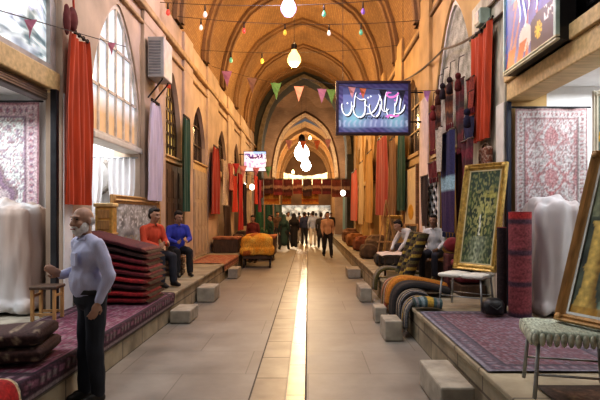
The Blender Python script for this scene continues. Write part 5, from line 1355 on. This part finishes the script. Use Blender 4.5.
for i, (x_, lb, c) in enumerate(((-2.62,'dark green',(.03,.10,.06)),(-2.12,'bottle green',(.02,.07,.05)),(-1.62,'grey-teal',(.08,.13,.13)))):
    hangcloth('%s long cloth hung under the red row on the left before the arch' % lb, 0, 0, .42, 2.15, .65, plainc(c), 'hanging_garment', 'garment', across=True, cx=x_, cy=28.2, fold=.04)
t = thing('hanging_bright_band', 'cream cloth added to stand in for a bright band across the domed crossing', 'banner', (-.2, 40.5, 4.15)); g = MB()  # added cloth, stands in for a bright lit band beyond the arch
g.grid(lambda u, v: (-1.7+3.4*u, .04*math.sin(u*30), .75*v-.25*math.sin(PI*u)), 40, 6); g.build('cloth', mat('cream_bright_band', (.75,.60,.38), .8, var=.3), t, True)
g = MB(); g.tube([(-2.4,0,.78),(-1.7,0,.75)]+[(-1.7+3.4*k/10,0,.75-.25*math.sin(PI*k/10)) for k in range(1,10)]+[(1.7,0,.75),(2.4,0,.78)], .012, 5); g.build('cord', M['cord'], t)
t = thing('roller_shutter', 'rolled-up dark shutter housing under the gold beam of the near left shop', 'shutter', (XL-.10, 4.5, 3.06)); g = MB()
g.bbox(-.09,.09,-1.95,1.93,0,.13,.03); g.build('hanging_housing', mat('brown_metal', (.10,.075,.06), .5, .3), t)
g = MB()
for k in range(4): g.bbox(.09,.097,-1.93,1.9,.015+k*.03,.035+k*.03,.003)
g.build('slat', mat('brown_slat', (.2,.15,.11), .5, .3), t)
# ------------------------------------------------------------------ lights, world, camera
LK = .62
def point(loc, e, c, r=.15, name='lamp_light'):
    l = bpy.data.lights.new(name, 'POINT'); l.energy = e*LK; l.color = c; l.shadow_soft_size = r
    o = bpy.data.objects.new(name, l); o.location = loc; COL.objects.link(o); return o
def area(loc, e, c, sx, sy, rot=(0,0,0), name='shop_or_fill_light'):
    l = bpy.data.lights.new(name, 'AREA'); l.energy = e*LK; l.color = c; l.shape = 'RECTANGLE'; l.size = sx; l.size_y = sy
    o = bpy.data.objects.new(name, l); o.location = loc; o.rotation_euler = rot; COL.objects.link(o); return o
WARM = (1, .64, .30)
point((-.4, 15.0, 5.75), 420, WARM, .2)
point((-.4, 15.0, 7.6), 260, (1,.62,.28), .3)
point((-.3, 20.5, 6.6), 650, WARM, .3)
point((-.3, 26.0, 6.2), 620, WARM, .3)
point((-.5, 10.6, 6.2), 300, (.85,.72,1), .2)
point((-.4, 10.0, 7.4), 330, (1,.78,.58), .4)
point((-.25, 38.0, 5.6), 2300, (1,.80,.55), .3)
point((-.2, 48.0, 5.5), 1900, (1,.68,.35), .3)
point((-.2, 56.0, 5.0), 900, (1,.75,.45), .3)
area((-.4, 5.5, 6.6), 330, (.98,.97,1), 3.0, 6.0)  # unseen fill added over the near nave; the vault has no opening here
area((-.3, 23.5, 4.6), 200, WARM, 3.0, 9.0)
area((-4.4, 5.6, 3.0), 100, (.93,.97,1), 1.4, 3.2)
area((-4.3, 8.8, 3.3), 95, (.96,.97,1), 1.4, 1.8)
area((3.9, 5.7, 3.3), 95, (.95,.98,1), 1.4, 2.4)
for y in (12.3, 15.3, 19.4, 23.2, 27.3): area((-4.2, y, 3.3), 18, (1,.66,.34), 1, 1.2)
for y in (10.0, 13.7, 17.2, 20.7, 24.3, 28.0): area((3.9, y, 3.3), 22, (1,.7,.38), 1, 1.2)
w = bpy.data.worlds.new('World'); SC.world = w; w.use_nodes = True
w.node_tree.nodes['Background'].inputs['Color'].default_value = (.9,.92,1,1)
w.node_tree.nodes['Background'].inputs['Strength'].default_value = .12
cam = bpy.data.cameras.new('Camera'); co = bpy.data.objects.new('Camera', cam); COL.objects.link(co)
co.location = (0, 0, EYE); co.rotation_euler = (PI/2, 0, 0)
cam.sensor_width = 36; cam.lens = F/600*36; cam.shift_x = -8/600; cam.shift_y = 14/600
cam.clip_start = .05; cam.clip_end = 200
SC.camera = co
SC.view_settings.view_transform = 'Standard'; SC.view_settings.look = 'Medium High Contrast'; SC.view_settings.exposure = 0
try:
    SC.cycles.use_denoising = True; SC.cycles.max_bounces = 8; SC.cycles.diffuse_bounces = 4
    SC.cycles.sample_clamp_indirect = 6
except Exception: pass
